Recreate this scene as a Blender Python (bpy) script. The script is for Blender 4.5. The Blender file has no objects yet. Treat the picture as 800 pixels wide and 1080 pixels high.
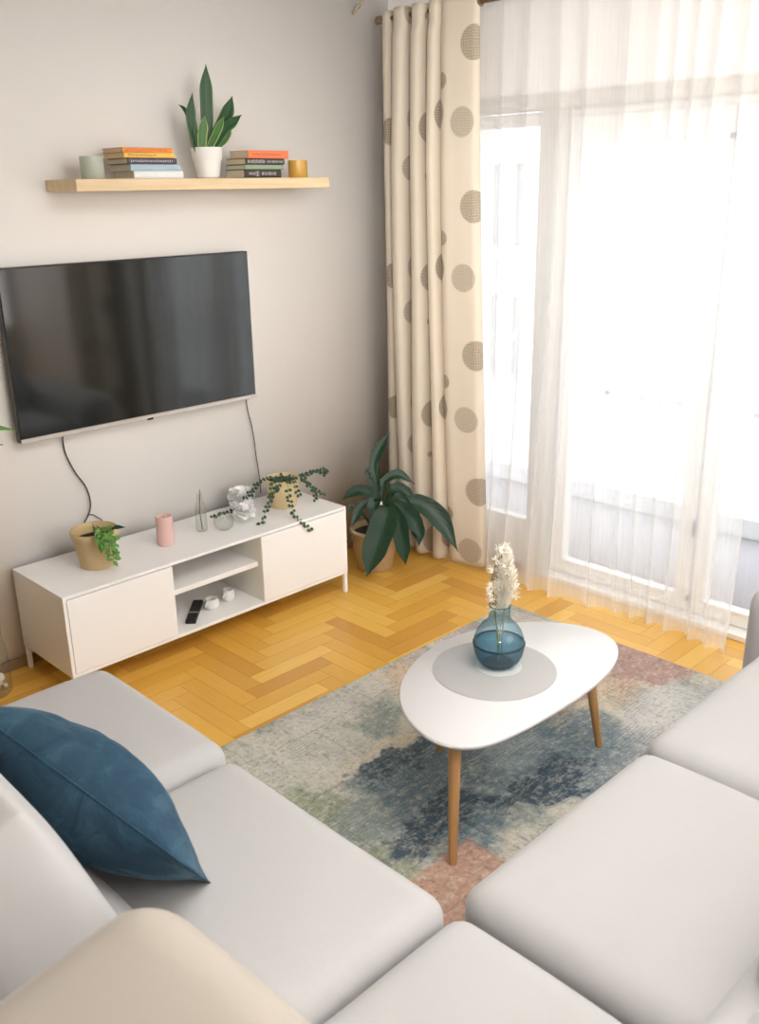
import bpy, bmesh, math, random
from mathutils import Vector, Matrix, noise
random.seed(7)
scene = bpy.context.scene
col = scene.collection
R = math.radians
V = Vector
DATA = {"table": [[-1.963, -1.93], [-2.022, -2.012], [-2.065, -2.11], [-2.075, -2.197], [-2.055, -2.261], [-2.003, -2.309], [-1.923, -2.335], [-1.796, -2.346], [-1.657, -2.354], [-1.5, -2.357], [-1.37, -2.346], [-1.256, -2.32], [-1.162, -2.274], [-1.1, -2.209], [-1.082, -2.124], [-1.114, -2.019], [-1.174, -1.931], [-1.254, -1.857], [-1.378, -1.796], [-1.512, -1.77], [-1.639, -1.768], [-1.769, -1.806], [-1.876, -1.858]], "snake": [[[[-1.291, -0.13, 2.177], [-1.275, -0.13, 2.302], [-1.269, -0.13, 2.417], [-1.259, -0.13, 2.522]], 12], [[[-1.35, -0.15, 2.176], [-1.367, -0.15, 2.26], [-1.371, -0.15, 2.316], [-1.353, -0.15, 2.403]], 9], [[[-1.33, -0.11, 2.205], [-1.351, -0.11, 2.289], [-1.371, -0.11, 2.334], [-1.403, -0.11, 2.355]], 4], [[[-1.252, -0.11, 2.179], [-1.192, -0.11, 2.267], [-1.145, -0.11, 2.335], [-1.113, -0.11, 2.403]], 12], [[[-1.27, -0.15, 2.177], [-1.213, -0.15, 2.245], [-1.158, -0.15, 2.285], [-1.097, -0.15, 2.323]], 9], [[[-1.24, -0.13, 2.178], [-1.191, -0.13, 2.207], [-1.163, -0.13, 2.235], [-1.144, -0.13, 2.271]], 4], [[[-1.339, -0.17, 2.175], [-1.335, -0.17, 2.221], [-1.326, -0.17, 2.26], [-1.312, -0.17, 2.31]], 9], [[[-1.304, -0.17, 2.176], [-1.27, -0.17, 2.223], [-1.241, -0.17, 2.266], [-1.211, -0.17, 2.31]], 7], [[[-1.347, -0.16, 2.175], [-1.353, -0.16, 2.214], [-1.36, -0.16, 2.248], [-1.363, -0.16, 2.271]], 5]], "lily": [[[[-0.496, -0.352, 0.282], [-0.461, -0.321, 0.447], [-0.451, -0.285, 0.562], [-0.411, -0.29, 0.651], [-0.348, -0.317, 0.74]], [2, 2, 9, 13, 1]], [[[-0.49, -0.361, 0.272], [-0.467, -0.333, 0.381], [-0.455, -0.308, 0.459], [-0.433, -0.295, 0.528], [-0.412, -0.289, 0.576]], [2, 7, 10, 8, 1]], [[[-0.485, -0.363, 0.281], [-0.444, -0.348, 0.422], [-0.423, -0.343, 0.486], [-0.361, -0.392, 0.52], [-0.31, -0.465, 0.464]], [2, 3, 9, 11, 1]], [[[-0.487, -0.365, 0.271], [-0.47, -0.335, 0.371], [-0.491, -0.285, 0.425], [-0.534, -0.232, 0.43], [-0.595, -0.182, 0.384]], [2, 4, 13, 13, 1]], [[[-0.477, -0.37, 0.281], [-0.422, -0.377, 0.422], [-0.39, -0.404, 0.453], [-0.361, -0.448, 0.434], [-0.344, -0.49, 0.389]], [2, 4, 13, 11, 1]], [[[-0.467, -0.389, 0.261], [-0.408, -0.435, 0.349], [-0.34, -0.514, 0.377], [-0.285, -0.62, 0.304], [-0.259, -0.738, 0.126]], [2, 6, 20, 23, 1]], [[[-0.471, -0.385, 0.261], [-0.441, -0.409, 0.368], [-0.42, -0.476, 0.343], [-0.406, -0.549, 0.289], [-0.412, -0.612, 0.205]], [2, 10, 20, 20, 1]], [[[-0.477, -0.37, 0.281], [-0.48, -0.426, 0.374], [-0.562, -0.469, 0.301], [-0.665, -0.503, 0.194], [-0.767, -0.543, 0.076]], [2, 14, 30, 28, 2]], [[[-0.468, -0.383, 0.271], [-0.458, -0.434, 0.354], [-0.485, -0.509, 0.282], [-0.525, -0.577, 0.194], [-0.568, -0.64, 0.112]], [2, 10, 20, 17, 1]], [[[-0.487, -0.365, 0.271], [-0.502, -0.323, 0.375], [-0.548, -0.296, 0.363], [-0.588, -0.29, 0.316], [-0.63, -0.287, 0.254]], [2, 4, 9, 9, 1]], [[[-0.487, -0.365, 0.271], [-0.495, -0.339, 0.388], [-0.52, -0.356, 0.358], [-0.537, -0.386, 0.313], [-0.55, -0.42, 0.268]], [2, 10, 15, 13, 1]], [[[-0.474, -0.381, 0.261], [-0.413, -0.419, 0.385], [-0.388, -0.495, 0.324], [-0.384, -0.556, 0.242], [-0.41, -0.588, 0.162]], [2, 8, 20, 16, 1]], [[[-0.479, -0.372, 0.271], [-0.42, -0.39, 0.414], [-0.398, -0.426, 0.416], [-0.389, -0.46, 0.388], [-0.373, -0.502, 0.36]], [2, 6, 11, 10, 1]], [[[-0.49, -0.361, 0.272], [-0.54, -0.308, 0.299], [-0.566, -0.269, 0.351], [-0.589, -0.248, 0.363], [-0.616, -0.252, 0.304]], [2, 3, 4, 4, 1]], [[[-0.489, -0.367, 0.261], [-0.472, -0.324, 0.412], [-0.48, -0.282, 0.498], [-0.481, -0.269, 0.528], [-0.479, -0.261, 0.553]], [1, 1, 5, 6, 1]], [[[-0.472, -0.38, 0.271], [-0.436, -0.383, 0.399], [-0.432, -0.394, 0.428], [-0.439, -0.388, 0.471], [-0.449, -0.383, 0.505]], [1, 2, 4, 5, 1]]], "string": [[[-1.104, -0.2, 0.628], [-1.153, -0.2, 0.624], [-1.196, -0.2, 0.6], [-1.223, -0.2, 0.566]], [[-1.248, -0.22, 0.587], [-1.311, -0.22, 0.533], [-1.363, -0.22, 0.517], [-1.414, -0.22, 0.52], [-1.476, -0.22, 0.517]], [[-1.177, -0.34, 0.669], [-1.199, -0.34, 0.615], [-1.214, -0.34, 0.566], [-1.241, -0.34, 0.514], [-1.324, -0.399, 0.486]], [[-1.11, -0.36, 0.667], [-1.11, -0.36, 0.584], [-1.101, -0.36, 0.522], [-1.136, -0.442, 0.486], [-1.129, -0.49, 0.456], [-1.077, -0.49, 0.403]], [[-0.926, -0.24, 0.611], [-0.868, -0.24, 0.614], [-0.81, -0.24, 0.606], [-0.765, -0.24, 0.58]], [[-0.945, -0.27, 0.617], [-0.888, -0.27, 0.614], [-0.816, -0.27, 0.623], [-0.777, -0.27, 0.599]], [[-1.003, -0.34, 0.639], [-0.974, -0.34, 0.597], [-0.932, -0.34, 0.557], [-0.922, -0.34, 0.499]], [[-0.973, -0.31, 0.611], [-0.931, -0.31, 0.571], [-0.888, -0.31, 0.53], [-0.837, -0.31, 0.502]], [[-1.15, -0.35, 0.665], [-1.164, -0.35, 0.629], [-1.19, -0.35, 0.596]], [[-1.061, -0.35, 0.649], [-1.058, -0.35, 0.594], [-1.03, -0.35, 0.543]]], "strA": [[[-2.118, -0.395, 0.654], [-2.09, -0.395, 0.634], [-2.087, -0.395, 0.582], [-2.103, -0.395, 0.526]], [[-2.153, -0.395, 0.655], [-2.12, -0.395, 0.642], [-2.111, -0.395, 0.606], [-2.112, -0.395, 0.559]], [[-2.169, -0.395, 0.668], [-2.142, -0.395, 0.644], [-2.141, -0.395, 0.61], [-2.143, -0.395, 0.594]]], "leafA": [[-2.056, -0.33, 0.647], [-2.029, -0.33, 0.644], [-1.993, -0.33, 0.634]], "wireL": [[-2.071, -0.012, 0.996], [-2.068, -0.012, 0.922], [-2.035, -0.012, 0.828], [-1.994, -0.012, 0.752], [-1.98, -0.012, 0.681], [-1.992, -0.012, 0.625], [-2.032, -0.012, 0.567]], "wireL2": [[-1.998, -0.012, 0.617], [-1.975, -0.012, 0.611], [-1.953, -0.012, 0.592], [-1.932, -0.012, 0.568]], "wireR": [[-1.073, -0.012, 1.024], [-1.068, -0.012, 0.945], [-1.05, -0.012, 0.863], [-1.038, -0.012, 0.775], [-1.032, -0.012, 0.687], [-1.021, -0.012, 0.592], [-1.016, -0.012, 0.486]]}

# ------------------------------------------------------------------ materials
class NT:
    """tiny helper around a node tree"""
    def __init__(s, name):
        s.m = bpy.data.materials.new(name); s.m.use_nodes = True
        s.t = s.m.node_tree; s.n = s.t.nodes; s.n.clear()
        s.out = s.n.new('ShaderNodeOutputMaterial')
    def new(s, typ, **kw):
        nd = s.n.new(typ)
        for k, v in kw.items():
            if k in ('op',): nd.operation = v
            elif hasattr(nd, k) and k not in ('Color',): setattr(nd, k, v)
        return nd
    def link(s, a, b): s.t.links.new(a, b)
    def put(s, sock, v):
        if isinstance(v, bpy.types.NodeSocket): s.link(v, sock)
        elif isinstance(v, (tuple, list)) and len(v) == 3 and sock.type == 'RGBA': sock.default_value = (*v, 1)
        else: sock.default_value = v
    def math(s, op, a, b=0.0, c=0.0, clamp=False):
        nd = s.n.new('ShaderNodeMath'); nd.operation = op; nd.use_clamp = clamp
        for i, v in enumerate((a, b, c)): s.put(nd.inputs[i], v)
        return nd.outputs[0]
    def mix(s, f, a, b, blend='MIX'):
        nd = s.n.new('ShaderNodeMix'); nd.data_type = 'RGBA'; nd.blend_type = blend; nd.clamp_factor = True
        s.put(nd.inputs[0], f); s.put(nd.inputs[6], a); s.put(nd.inputs[7], b)
        return nd.outputs[2]
    def noise(s, vec, scale, detail=3, rough=.5, dist=0.0):
        nd = s.n.new('ShaderNodeTexNoise'); s.put(nd.inputs['Vector'], vec)
        nd.inputs['Scale'].default_value = scale; nd.inputs['Detail'].default_value = detail
        nd.inputs['Roughness'].default_value = rough; nd.inputs['Distortion'].default_value = dist
        return nd
    def obj(s): return s.n.new('ShaderNodeTexCoord').outputs['Object']
    def uv(s): return s.n.new('ShaderNodeTexCoord').outputs['UV']
    def mapping(s, vec, loc=(0,0,0), rot=(0,0,0), scale=(1,1,1)):
        nd = s.n.new('ShaderNodeMapping'); s.put(nd.inputs[0], vec)
        nd.inputs[1].default_value = loc; nd.inputs[2].default_value = rot; nd.inputs[3].default_value = scale
        return nd.outputs[0]
    def bump(s, h, strength=.3, dist=.01):
        nd = s.n.new('ShaderNodeBump'); s.put(nd.inputs['Height'], h)
        nd.inputs['Strength'].default_value = strength; nd.inputs['Distance'].default_value = dist
        return nd.outputs[0]
    def ramp(s, f, stops):
        nd = s.n.new('ShaderNodeValToRGB'); s.put(nd.inputs[0], f); e = nd.color_ramp.elements
        while len(e) < len(stops): e.new(.5)
        for x, (p, c) in zip(e, stops): x.position = p; x.color = (*c, 1)
        return nd.outputs[0]
    def bsdf(s, color=(.8,.8,.8), rough=.6, normal=None, **kw):
        b = s.n.new('ShaderNodeBsdfPrincipled')
        s.put(b.inputs['Base Color'], color); s.put(b.inputs['Roughness'], rough)
        for k, v in kw.items(): s.put(b.inputs[k.replace('_', ' ')], v)
        if normal is not None: s.link(normal, b.inputs['Normal'])
        s.link(b.outputs[0], s.out.inputs[0])
        return b

def plain(name, color, rough=.6, var=.0, vscale=20, bump=0.0, bscale=200, **kw):
    t = NT(name); c = t.obj(); colr = color
    if var:
        n = t.noise(c, vscale, 3)
        d = tuple(max(0, x*(1-var)) for x in color); u = tuple(min(1, x*(1+var)) for x in color)
        colr = t.mix(n.outputs[0], d, u)
    nm = t.bump(t.noise(c, bscale, 2).outputs[0], bump, .002) if bump else None
    t.bsdf(colr, rough, nm, **kw)
    return t.m

M = {}
M['wall'] = plain('wall_paint', (.85,.82,.785), .9, .02, 3, .08, 60)
M['ceiling'] = plain('ceiling_paint', (.85,.83,.80), .9, .02, 3)
M['white_lacquer'] = plain('white_lacquer', (.91,.90,.895), .35, .01, 5)
M['cream_edge'] = plain('cream_shelf_edge', (.80,.78,.70), .5, .01, 5)
M['table_white'] = plain('white_tabletop_lacquer', (.66,.65,.645), .3, .01, 6)
M['pvc'] = plain('white_window_frame', (.86,.84,.80), .4, .01, 4)
M['rail'] = plain('bronze_rail', (.28,.20,.12), .4, .1, 30, Metallic=.6)
M['silver'] = plain('silver_bar', (.62,.58,.54), .35, .03, 40, Metallic=.6)
M['tv_case'] = plain('television_case', (.012,.012,.013), .4)
M['cable'] = plain('black_cable', (.05,.045,.045), .5)
M['black'] = plain('black_plastic', (.012,.012,.013), .45)
M['soil'] = plain('dark_soil', (.03,.022,.015), .95, .4, 60, .8, 120)
M['kraft'] = plain('kraft_paper', (.60,.45,.24), .85, .12, 18, .4, 40)
M['kraft_light'] = plain('pale_straw', (.66,.52,.29), .85, .1, 18, .4, 60)
M['basket'] = plain('tan_basket', (.50,.36,.20), .8, .2, 30, .5, 50)
M['pot_white'] = plain('white_ceramic', (.82,.80,.75), .45, .02, 8)
M['candle_pink'] = plain('pink_wax', (.70,.47,.43), .55, .05, 12, Subsurface_Weight=.15)
M['jar_grey'] = plain('sage_glazed_jar', (.42,.45,.37), .35, .08, 10)
M['jar_yellow'] = plain('amber_glazed_jar', (.58,.33,.06), .35, .1, 8)
M['ceramic'] = plain('matte_white_ceramic', (.84,.83,.80), .55, .03, 20)
M['paperw'] = plain('white_paper_petals', (.95,.945,.93), .7, .03, 30)
M['twine'] = plain('brown_twig', (.20,.13,.09), .8, .2, 80)
M['stem_green'] = plain('green_stem', (.10,.20,.05), .6, .2, 40)
M['dry_stem'] = plain('dry_olive_stem', (.26,.22,.12), .8, .2, 80)
M['plume'] = plain('cream_plume', (.88,.82,.70), .9, .05, 60)
M['mat_grey'] = plain('pale_grey_felt', (.42,.41,.40), .9, .03, 50, .2, 400)
M['coaster'] = plain('pale_grey_coaster', (.52,.54,.52), .8, .03, 50)
M['baseboard'] = plain('brown_baseboard', (.26,.15,.07), .5, .15, 15)
M['balcony_floor'] = plain('lilac_grey_balcony_tile', (.46,.44,.47), .7, .05, 4)
M['parapet'] = plain('pale_balcony_parapet', (.86,.86,.88), .8, .02, 4)
M['facade'] = plain('pale_house_front', (.86,.85,.83), .9, .05, 2)
M['hook'] = plain('tan_hook', (.42,.32,.2), .6, .05, 20)
M['white_stone'] = plain('white_stone', (.8,.78,.72), .5, .05, 20)
M['grey_hole'] = plain('dim_grey_inside', (.18,.17,.14), .7, .2, 40)
M['page'] = plain('book_pages', (.62,.54,.38), .85, .12, 60)

def glossy_screen():
    t = NT('dark_glass_screen')
    t.bsdf((.004,.007,.008), .07, None, Specular_IOR_Level=.9)
    return t.m
M['screen'] = glossy_screen()

def wood(name, c1, c2, axis='X', rough=.45):
    t = NT(name); c = t.obj()
    sc = {'X': (1.2,14,14), 'Y': (14,1.2,14), 'Z': (14,14,1.2)}[axis]
    v = t.mapping(c, scale=sc)
    n = t.noise(v, 2.2, 5, .6, .6)
    colr = t.ramp(n.outputs[0], [(.3, c1), (.7, c2)])
    t.bsdf(colr, rough, t.bump(n.outputs[0], .08, .002))
    return t.m
M['birch'] = wood('pale_birch_shelf_wood', (.66,.49,.28), (.76,.60,.38))
M['beech'] = wood('beech_leg_wood', (.42,.22,.08), (.55,.31,.13), 'Z')

def fabric(name, c, var=.04, rough=.95, sheen=.3, bumpv=.25):
    t = NT(name); o = t.obj()
    big = t.noise(o, 2.0, 3).outputs[0]; fine = t.noise(o, 380, 2).outputs[0]
    colr = t.mix(big, tuple(x*(1-var) for x in c), tuple(min(1, x*(1+var)) for x in c))
    colr = t.mix(t.math('MULTIPLY', fine, .14), colr, tuple(x*.75 for x in c))
    wr = t.noise(o, 7, 3).outputs[0]
    nm = t.bump(t.math('ADD', t.math('MULTIPLY', fine, .12), t.math('MULTIPLY', wr, .9)), bumpv, .012)
    t.bsdf(colr, rough, nm, Sheen_Weight=sheen, Sheen_Roughness=.4, Specular_IOR_Level=.2)
    return t.m
M['sofa'] = fabric('cream_sofa_fabric', (.485,.475,.468))
M['sofa_shaded'] = fabric('cream_sofa_fabric_shaded', (.42,.375,.32), .07)  # same cream fabric, darkened to paint the shade on the corner cushion

def velvet():
    t = NT('navy_teal_velvet'); o = t.obj()
    n = t.noise(o, 9, 4, .6, 1.0).outputs[0]; f = t.noise(o, 300, 2).outputs[0]
    c = t.ramp(n, [(.3, (.016,.046,.080)), (.55, (.026,.070,.113)), (.80, (.060,.130,.18))])
    nm = t.bump(t.math('ADD', n, t.math('MULTIPLY', f, .1)), .55, .012)
    t.bsdf(c, .7, nm, Sheen_Weight=.35, Sheen_Roughness=.3, Sheen_Tint=(.35,.55,.75), Specular_IOR_Level=.25)
    return t.m
M['velvet'] = velvet()

def parquet():
    t = NT('oak_herringbone_planks')
    at = t.n.new('ShaderNodeAttribute'); at.attribute_name = 'plank'
    sep = t.n.new('ShaderNodeSeparateColor'); t.link(at.outputs['Color'], sep.inputs[0])
    uv = t.uv()
    g = t.noise(t.mapping(uv, scale=(3, 45, 1)), 1.6, 5, .65, .5).outputs[0]
    g2 = t.noise(t.mapping(uv, scale=(10, 240, 1)), 1.0, 2).outputs[0]
    base = t.ramp(sep.outputs[0], [(0, (.60,.285,.036)), (.3, (.76,.41,.055)), (.65, (.84,.485,.075)), (1, (.92,.60,.13))])
    c = t.mix(t.math('MULTIPLY', g, .55), base, (.60,.30,.042))
    c = t.mix(t.math('MULTIPLY', g2, .22), c, (.72,.42,.16))
    t.bsdf(c, t.math('ADD', t.math('MULTIPLY', g, .12), .26), t.bump(g2, .05, .001), Specular_IOR_Level=.45)
    return t.m
M['parquet'] = parquet()
M['gap'] = plain('dark_floor_gap', (.26,.11,.02), .8)

def rug():
    t = NT('abstract_rug_pile'); o = t.obj()
    w = t.noise(o, 3.2, 5, .65)
    w2 = t.noise(o, 15, 3, .6)
    sub = t.n.new('ShaderNodeVectorMath'); sub.operation = 'SUBTRACT'; t.link(w.outputs['Color'], sub.inputs[0]); sub.inputs[1].default_value = (.5,.5,.5)
    sc = t.n.new('ShaderNodeVectorMath'); sc.operation = 'SCALE'; t.link(sub.outputs[0], sc.inputs[0]); sc.inputs['Scale'].default_value = .55
    sub2 = t.n.new('ShaderNodeVectorMath'); sub2.operation = 'SUBTRACT'; t.link(w2.outputs['Color'], sub2.inputs[0]); sub2.inputs[1].default_value = (.5,.5,.5)
    sc2 = t.n.new('ShaderNodeVectorMath'); sc2.operation = 'SCALE'; t.link(sub2.outputs[0], sc2.inputs[0]); sc2.inputs['Scale'].default_value = .14
    ad = t.n.new('ShaderNodeVectorMath'); ad.operation = 'ADD'; t.link(o, ad.inputs[0]); t.link(sc.outputs[0], ad.inputs[1])
    ad2 = t.n.new('ShaderNodeVectorMath'); ad2.operation = 'ADD'; t.link(ad.outputs[0], ad2.inputs[0]); t.link(sc2.outputs[0], ad2.inputs[1])
    warped = ad2.outputs[0]
    ws = t.n.new('ShaderNodeSeparateXYZ'); t.link(warped, ws.inputs[0])
    # soft base of cream, grey and sage
    n0 = t.noise(t.mapping(o, scale=(2.4,1.3,1)), 2.2, 6, .65, .5).outputs[0]
    c = t.ramp(n0, [(.32, (.22,.25,.22)), (.44, (.40,.40,.35)), (.56, (.56,.53,.47)), (.70, (.50,.42,.34))])
    def patch(c, cx, cy, rx, ry, color, amt=1.0, hard=3.0):
        dx = t.math('DIVIDE', t.math('SUBTRACT', ws.outputs[0], cx), rx)
        dy = t.math('DIVIDE', t.math('SUBTRACT', ws.outputs[1], cy), ry)
        d = t.math('MAXIMUM', t.math('ABSOLUTE', dx), t.math('ABSOLUTE', dy))
        f = t.math('MULTIPLY', t.math('SUBTRACT', 1.12, d), hard, clamp=True)
        return t.mix(t.math('MULTIPLY', f, amt), c, color)
    c = patch(c, -1.98, -1.42, .30, .18, (.52,.51,.46), .7)
    c = patch(c, -1.62, -1.27, .30, .10, (.55,.53,.50), .6)
    c = patch(c, -1.22, -1.34, .22, .11, (.60,.46,.34), .85)
    c = patch(c, -.85, -1.32, .35, .12, (.50,.44,.45), .8)
    c = patch(c, -1.60, -1.47, .14, .10, (.20,.25,.24), .65, 1.4)
    c = patch(c, -1.78, -1.62, .22, .06, (.62,.55,.42), .7, 1.6)
    c = patch(c, -.62, -1.85, .30, .32, (.50,.36,.27), .85)
    c = patch(c, -.62, -1.56, .30, .05, (.20,.25,.27), .7)
    c = patch(c, -.92, -1.98, .20, .14, (.58,.48,.36), .8)
    c = patch(c, -.50, -2.05, .14, .18, (.42,.27,.25), .8)
    c = patch(c, -1.12, -1.93, .20, .09, (.40,.24,.23), .85)
    c = patch(c, -.85, -2.35, .30, .16, (.56,.55,.55), .85)
    c = patch(c, -2.25, -1.90, .12, .35, (.25,.28,.19), .75)
    c = patch(c, -1.60, -2.02, .50, .30, (.13,.19,.23), .92)
    c = patch(c, -1.25, -2.22, .24, .20, (.17,.23,.27), .8)
    c = patch(c, -1.38, -2.02, .17, .12, (.38,.44,.47), .75, 1.4)
    c = patch(c, -1.72, -2.12, .10, .10, (.30,.36,.39), .6, 1.4)
    c = patch(c, -1.92, -2.10, .22, .08, (.040,.075,.105), .9)
    c = patch(c, -1.55, -2.24, .24, .05, (.045,.08,.12), .85)
    c = patch(c, -1.80, -1.76, .20, .07, (.06,.10,.13), .85)
    c = patch(c, -2.12, -1.88, .12, .10, (.24,.28,.27), .8)
    # crisp terracotta block near the front leg
    s = t.n.new('ShaderNodeSeparateXYZ'); t.link(o, s.inputs[0])
    bx = t.math('MULTIPLY', t.math('SUBTRACT', .30, t.math('ABSOLUTE', t.math('SUBTRACT', s.outputs[0], -2.22))), 40, clamp=True)
    by = t.math('MULTIPLY', t.math('SUBTRACT', .17, t.math('ABSOLUTE', t.math('SUBTRACT', s.outputs[1], -2.37))), 40, clamp=True)
    c = t.mix(t.math('MULTIPLY', t.math('MULTIPLY', bx, by), .85), c, (.46,.27,.20))
    # worn speckles and ribs
    sp = t.noise(t.mapping(o, scale=(1, 3.5, 1)), 14, 6, .75).outputs[0]
    c = t.mix(t.math('MULTIPLY', t.math('SUBTRACT', sp, .50), 3.2, clamp=True), c, (.53,.51,.45))
    sp2 = t.noise(t.mapping(o, scale=(3.4, 1, 1)), 11, 6, .75).outputs[0]
    c = t.mix(t.math('MULTIPLY', t.math('SUBTRACT', sp2, .56), 3.4, clamp=True), c, (.12,.16,.17))
    m1 = t.noise(o, 45, 5, .75).outputs[0]
    c = t.mix(t.math('MULTIPLY', t.math('SUBTRACT', m1, .50), 4.0, clamp=True), c, t.mix(.55, c, (.75,.72,.66)))
    m2 = t.noise(t.mapping(o, loc=(3,1,0)), 60, 5, .75).outputs[0]
    c = t.mix(t.math('MULTIPLY', t.math('SUBTRACT', m2, .50), 4.0, clamp=True), c, t.mix(.55, c, (.04,.05,.05)))
    rib = t.math('SINE', t.math('ADD', t.math('MULTIPLY', s.outputs[1], 420.0), t.math('MULTIPLY', w2.outputs[0], 5.0)))
    mk = t.math('MULTIPLY', t.math('SUBTRACT', t.noise(o, 3.4, 2).outputs[0], .52), 12, clamp=True)
    ribm = t.math('MULTIPLY', t.math('ADD', t.math('MULTIPLY', rib, .5), .5), mk)
    c = t.mix(t.math('MULTIPLY', ribm, .22), c, (.10,.11,.11))
    # carved lines between the blocks
    br = t.n.new('ShaderNodeTexBrick'); lw_ = t.n.new('ShaderNodeVectorMath'); lw_.operation = 'SCALE'; t.link(sub.outputs[0], lw_.inputs[0]); lw_.inputs['Scale'].default_value = .10
    la_ = t.n.new('ShaderNodeVectorMath'); la_.operation = 'ADD'; t.link(o, la_.inputs[0]); t.link(lw_.outputs[0], la_.inputs[1]); t.link(la_.outputs[0], br.inputs[0])
    br.inputs['Scale'].default_value = 1.0; br.inputs['Mortar Size'].default_value = .004; br.inputs['Mortar Smooth'].default_value = .6; br.inputs['Brick Width'].default_value = .62; br.inputs['Row Height'].default_value = .34
    c = t.mix(t.math('MULTIPLY', br.outputs['Fac'], .22), c, (.12,.12,.11))
    fine = t.noise(o, 320, 2).outputs[0]
    c = t.mix(t.math('MULTIPLY', fine, .3), c, (.08,.09,.09))
    h = t.math('ADD', t.math('MULTIPLY', fine, .6), t.math('MULTIPLY', ribm, .6))
    h = t.math('SUBTRACT', h, br.outputs['Fac'])
    gm = t.n.new('ShaderNodeGamma'); t.link(c, gm.inputs[0]); gm.inputs[1].default_value = 1.22
    c = t.mix(1.0, gm.outputs[0], (1.40,1.39,1.35), 'MULTIPLY')
    t.bsdf(c, .95, t.bump(h, .6, .004), Specular_IOR_Level=.1, Sheen_Weight=.1)
    return t.m
M['rug'] = rug()

def drape():
    t = NT('cream_drape_with_dots')
    uv = t.uv(); s = t.n.new('ShaderNodeSeparateXYZ'); t.link(uv, s.inputs[0])
    PU, PV = .40, .728
    mask = None
    for (cu, cv, r, k) in DOTS:
        du = t.math('SUBTRACT', s.outputs[0], cu)
        dv = t.math('SUBTRACT', t.math('MODULO', t.math('ADD', s.outputs[1], 4.0*PV + PV/2 - cv), PV), PV/2)
        d = t.math('SQRT', t.math('ADD', t.math('MULTIPLY', du, du), t.math('MULTIPLY', dv, dv)))
        f = t.math('MULTIPLY', t.math('MULTIPLY', t.math('SUBTRACT', r, d), 160, clamp=True), k)
        mask = f if mask is None else t.math('MAXIMUM', mask, f)
    n = t.noise(uv, 30, 2).outputs[0]
    hx = t.math('ABSOLUTE', t.math('SINE', t.math('ADD', t.math('MULTIPLY', s.outputs[0], 260), t.math('MULTIPLY', n, 5))))
    hy = t.math('ABSOLUTE', t.math('SINE', t.math('ADD', t.math('MULTIPLY', s.outputs[1], 260), t.math('MULTIPLY', n, 5))))
    hatch = t.math('POWER', t.math('MULTIPLY', hx, hy), .6)
    c = t.mix(t.noise(uv, 6, 2).outputs[0], (.82,.74,.62), (.87,.79,.68))
    dot = t.mix(hatch, (.62,.52,.40), (.30,.22,.14))
    dot = t.mix(hatch, (.33,.26,.18), (.64,.55,.43))
    c = t.mix(mask, c, dot)
    fine = t.noise(uv, 500, 2).outputs[0]
    b = t.bsdf(c, .9, t.bump(fine, .15, .002), Specular_IOR_Level=.15, Sheen_Weight=.2)
    tl = t.n.new('ShaderNodeBsdfTranslucent'); t.link(c, tl.inputs[0])
    mx = t.n.new('ShaderNodeMixShader'); mx.inputs[0].default_value = .38
    t.link(b.outputs[0], mx.inputs[1]); t.link(tl.outputs[0], mx.inputs[2]); t.link(mx.outputs[0], t.out.inputs[0])
    return t.m
DOTS = [(1.465,.451,.080,.85),(.12,.093,.07,1),(.54,.144,.075,.8),(.87,.10,.078,.95),(1.21,.154,.08,1),(1.40,.11,.072,.6),(.50,.64,.066,.8),(.20,.45,.06,.9),(.945,.45,.055,1),(1.585,.63,.05,.7),(1.27,.30,.04,.9),(.85,.60,.02,1)]
M['drape'] = drape()

def sheer(op=.46):
    t = NT('sheer_white_voile')
    lw = t.n.new('ShaderNodeLayerWeight'); lw.inputs[0].default_value = .35
    uv = t.uv()
    weave = t.noise(t.mapping(uv, scale=(160, 3, 1)), 1.0, 3, .6).outputs[0]
    a = t.math('ADD', op-.08, t.math('MULTIPLY', t.math('POWER', lw.outputs['Facing'], 1.5), .65))
    a = t.math('ADD', a, t.math('MULTIPLY', weave, .16), clamp=True)
    tr = t.n.new('ShaderNodeBsdfTransparent')
    df = t.n.new('ShaderNodeBsdfDiffuse'); df.inputs[0].default_value = (.96,.955,.955,1)
    tl = t.n.new('ShaderNodeBsdfTranslucent'); tl.inputs[0].default_value = (.97,.97,.98,1)
    m1 = t.n.new('ShaderNodeMixShader'); m1.inputs[0].default_value = .55
    t.link(df.outputs[0], m1.inputs[1]); t.link(tl.outputs[0], m1.inputs[2])
    m2 = t.n.new('ShaderNodeMixShader'); t.link(a, m2.inputs[0]); t.link(tr.outputs[0], m2.inputs[1]); t.link(m1.outputs[0], m2.inputs[2])
    t.link(m2.outputs[0], t.out.inputs[0])
    return t.m
M['sheer'] = sheer()

def pane():
    t = NT('clear_window_glass')
    tr = t.n.new('ShaderNodeBsdfTransparent'); tr.inputs[0].default_value = (.96,.98,.99,1)
    g = t.n.new('ShaderNodeBsdfGlossy'); g.inputs['Roughness'].default_value = .02
    m = t.n.new('ShaderNodeMixShader'); m.inputs[0].default_value = .06
    t.link(tr.outputs[0], m.inputs[1]); t.link(g.outputs[0], m.inputs[2]); t.link(m.outputs[0], t.out.inputs[0])
    return t.m
M['pane'] = pane()

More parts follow.
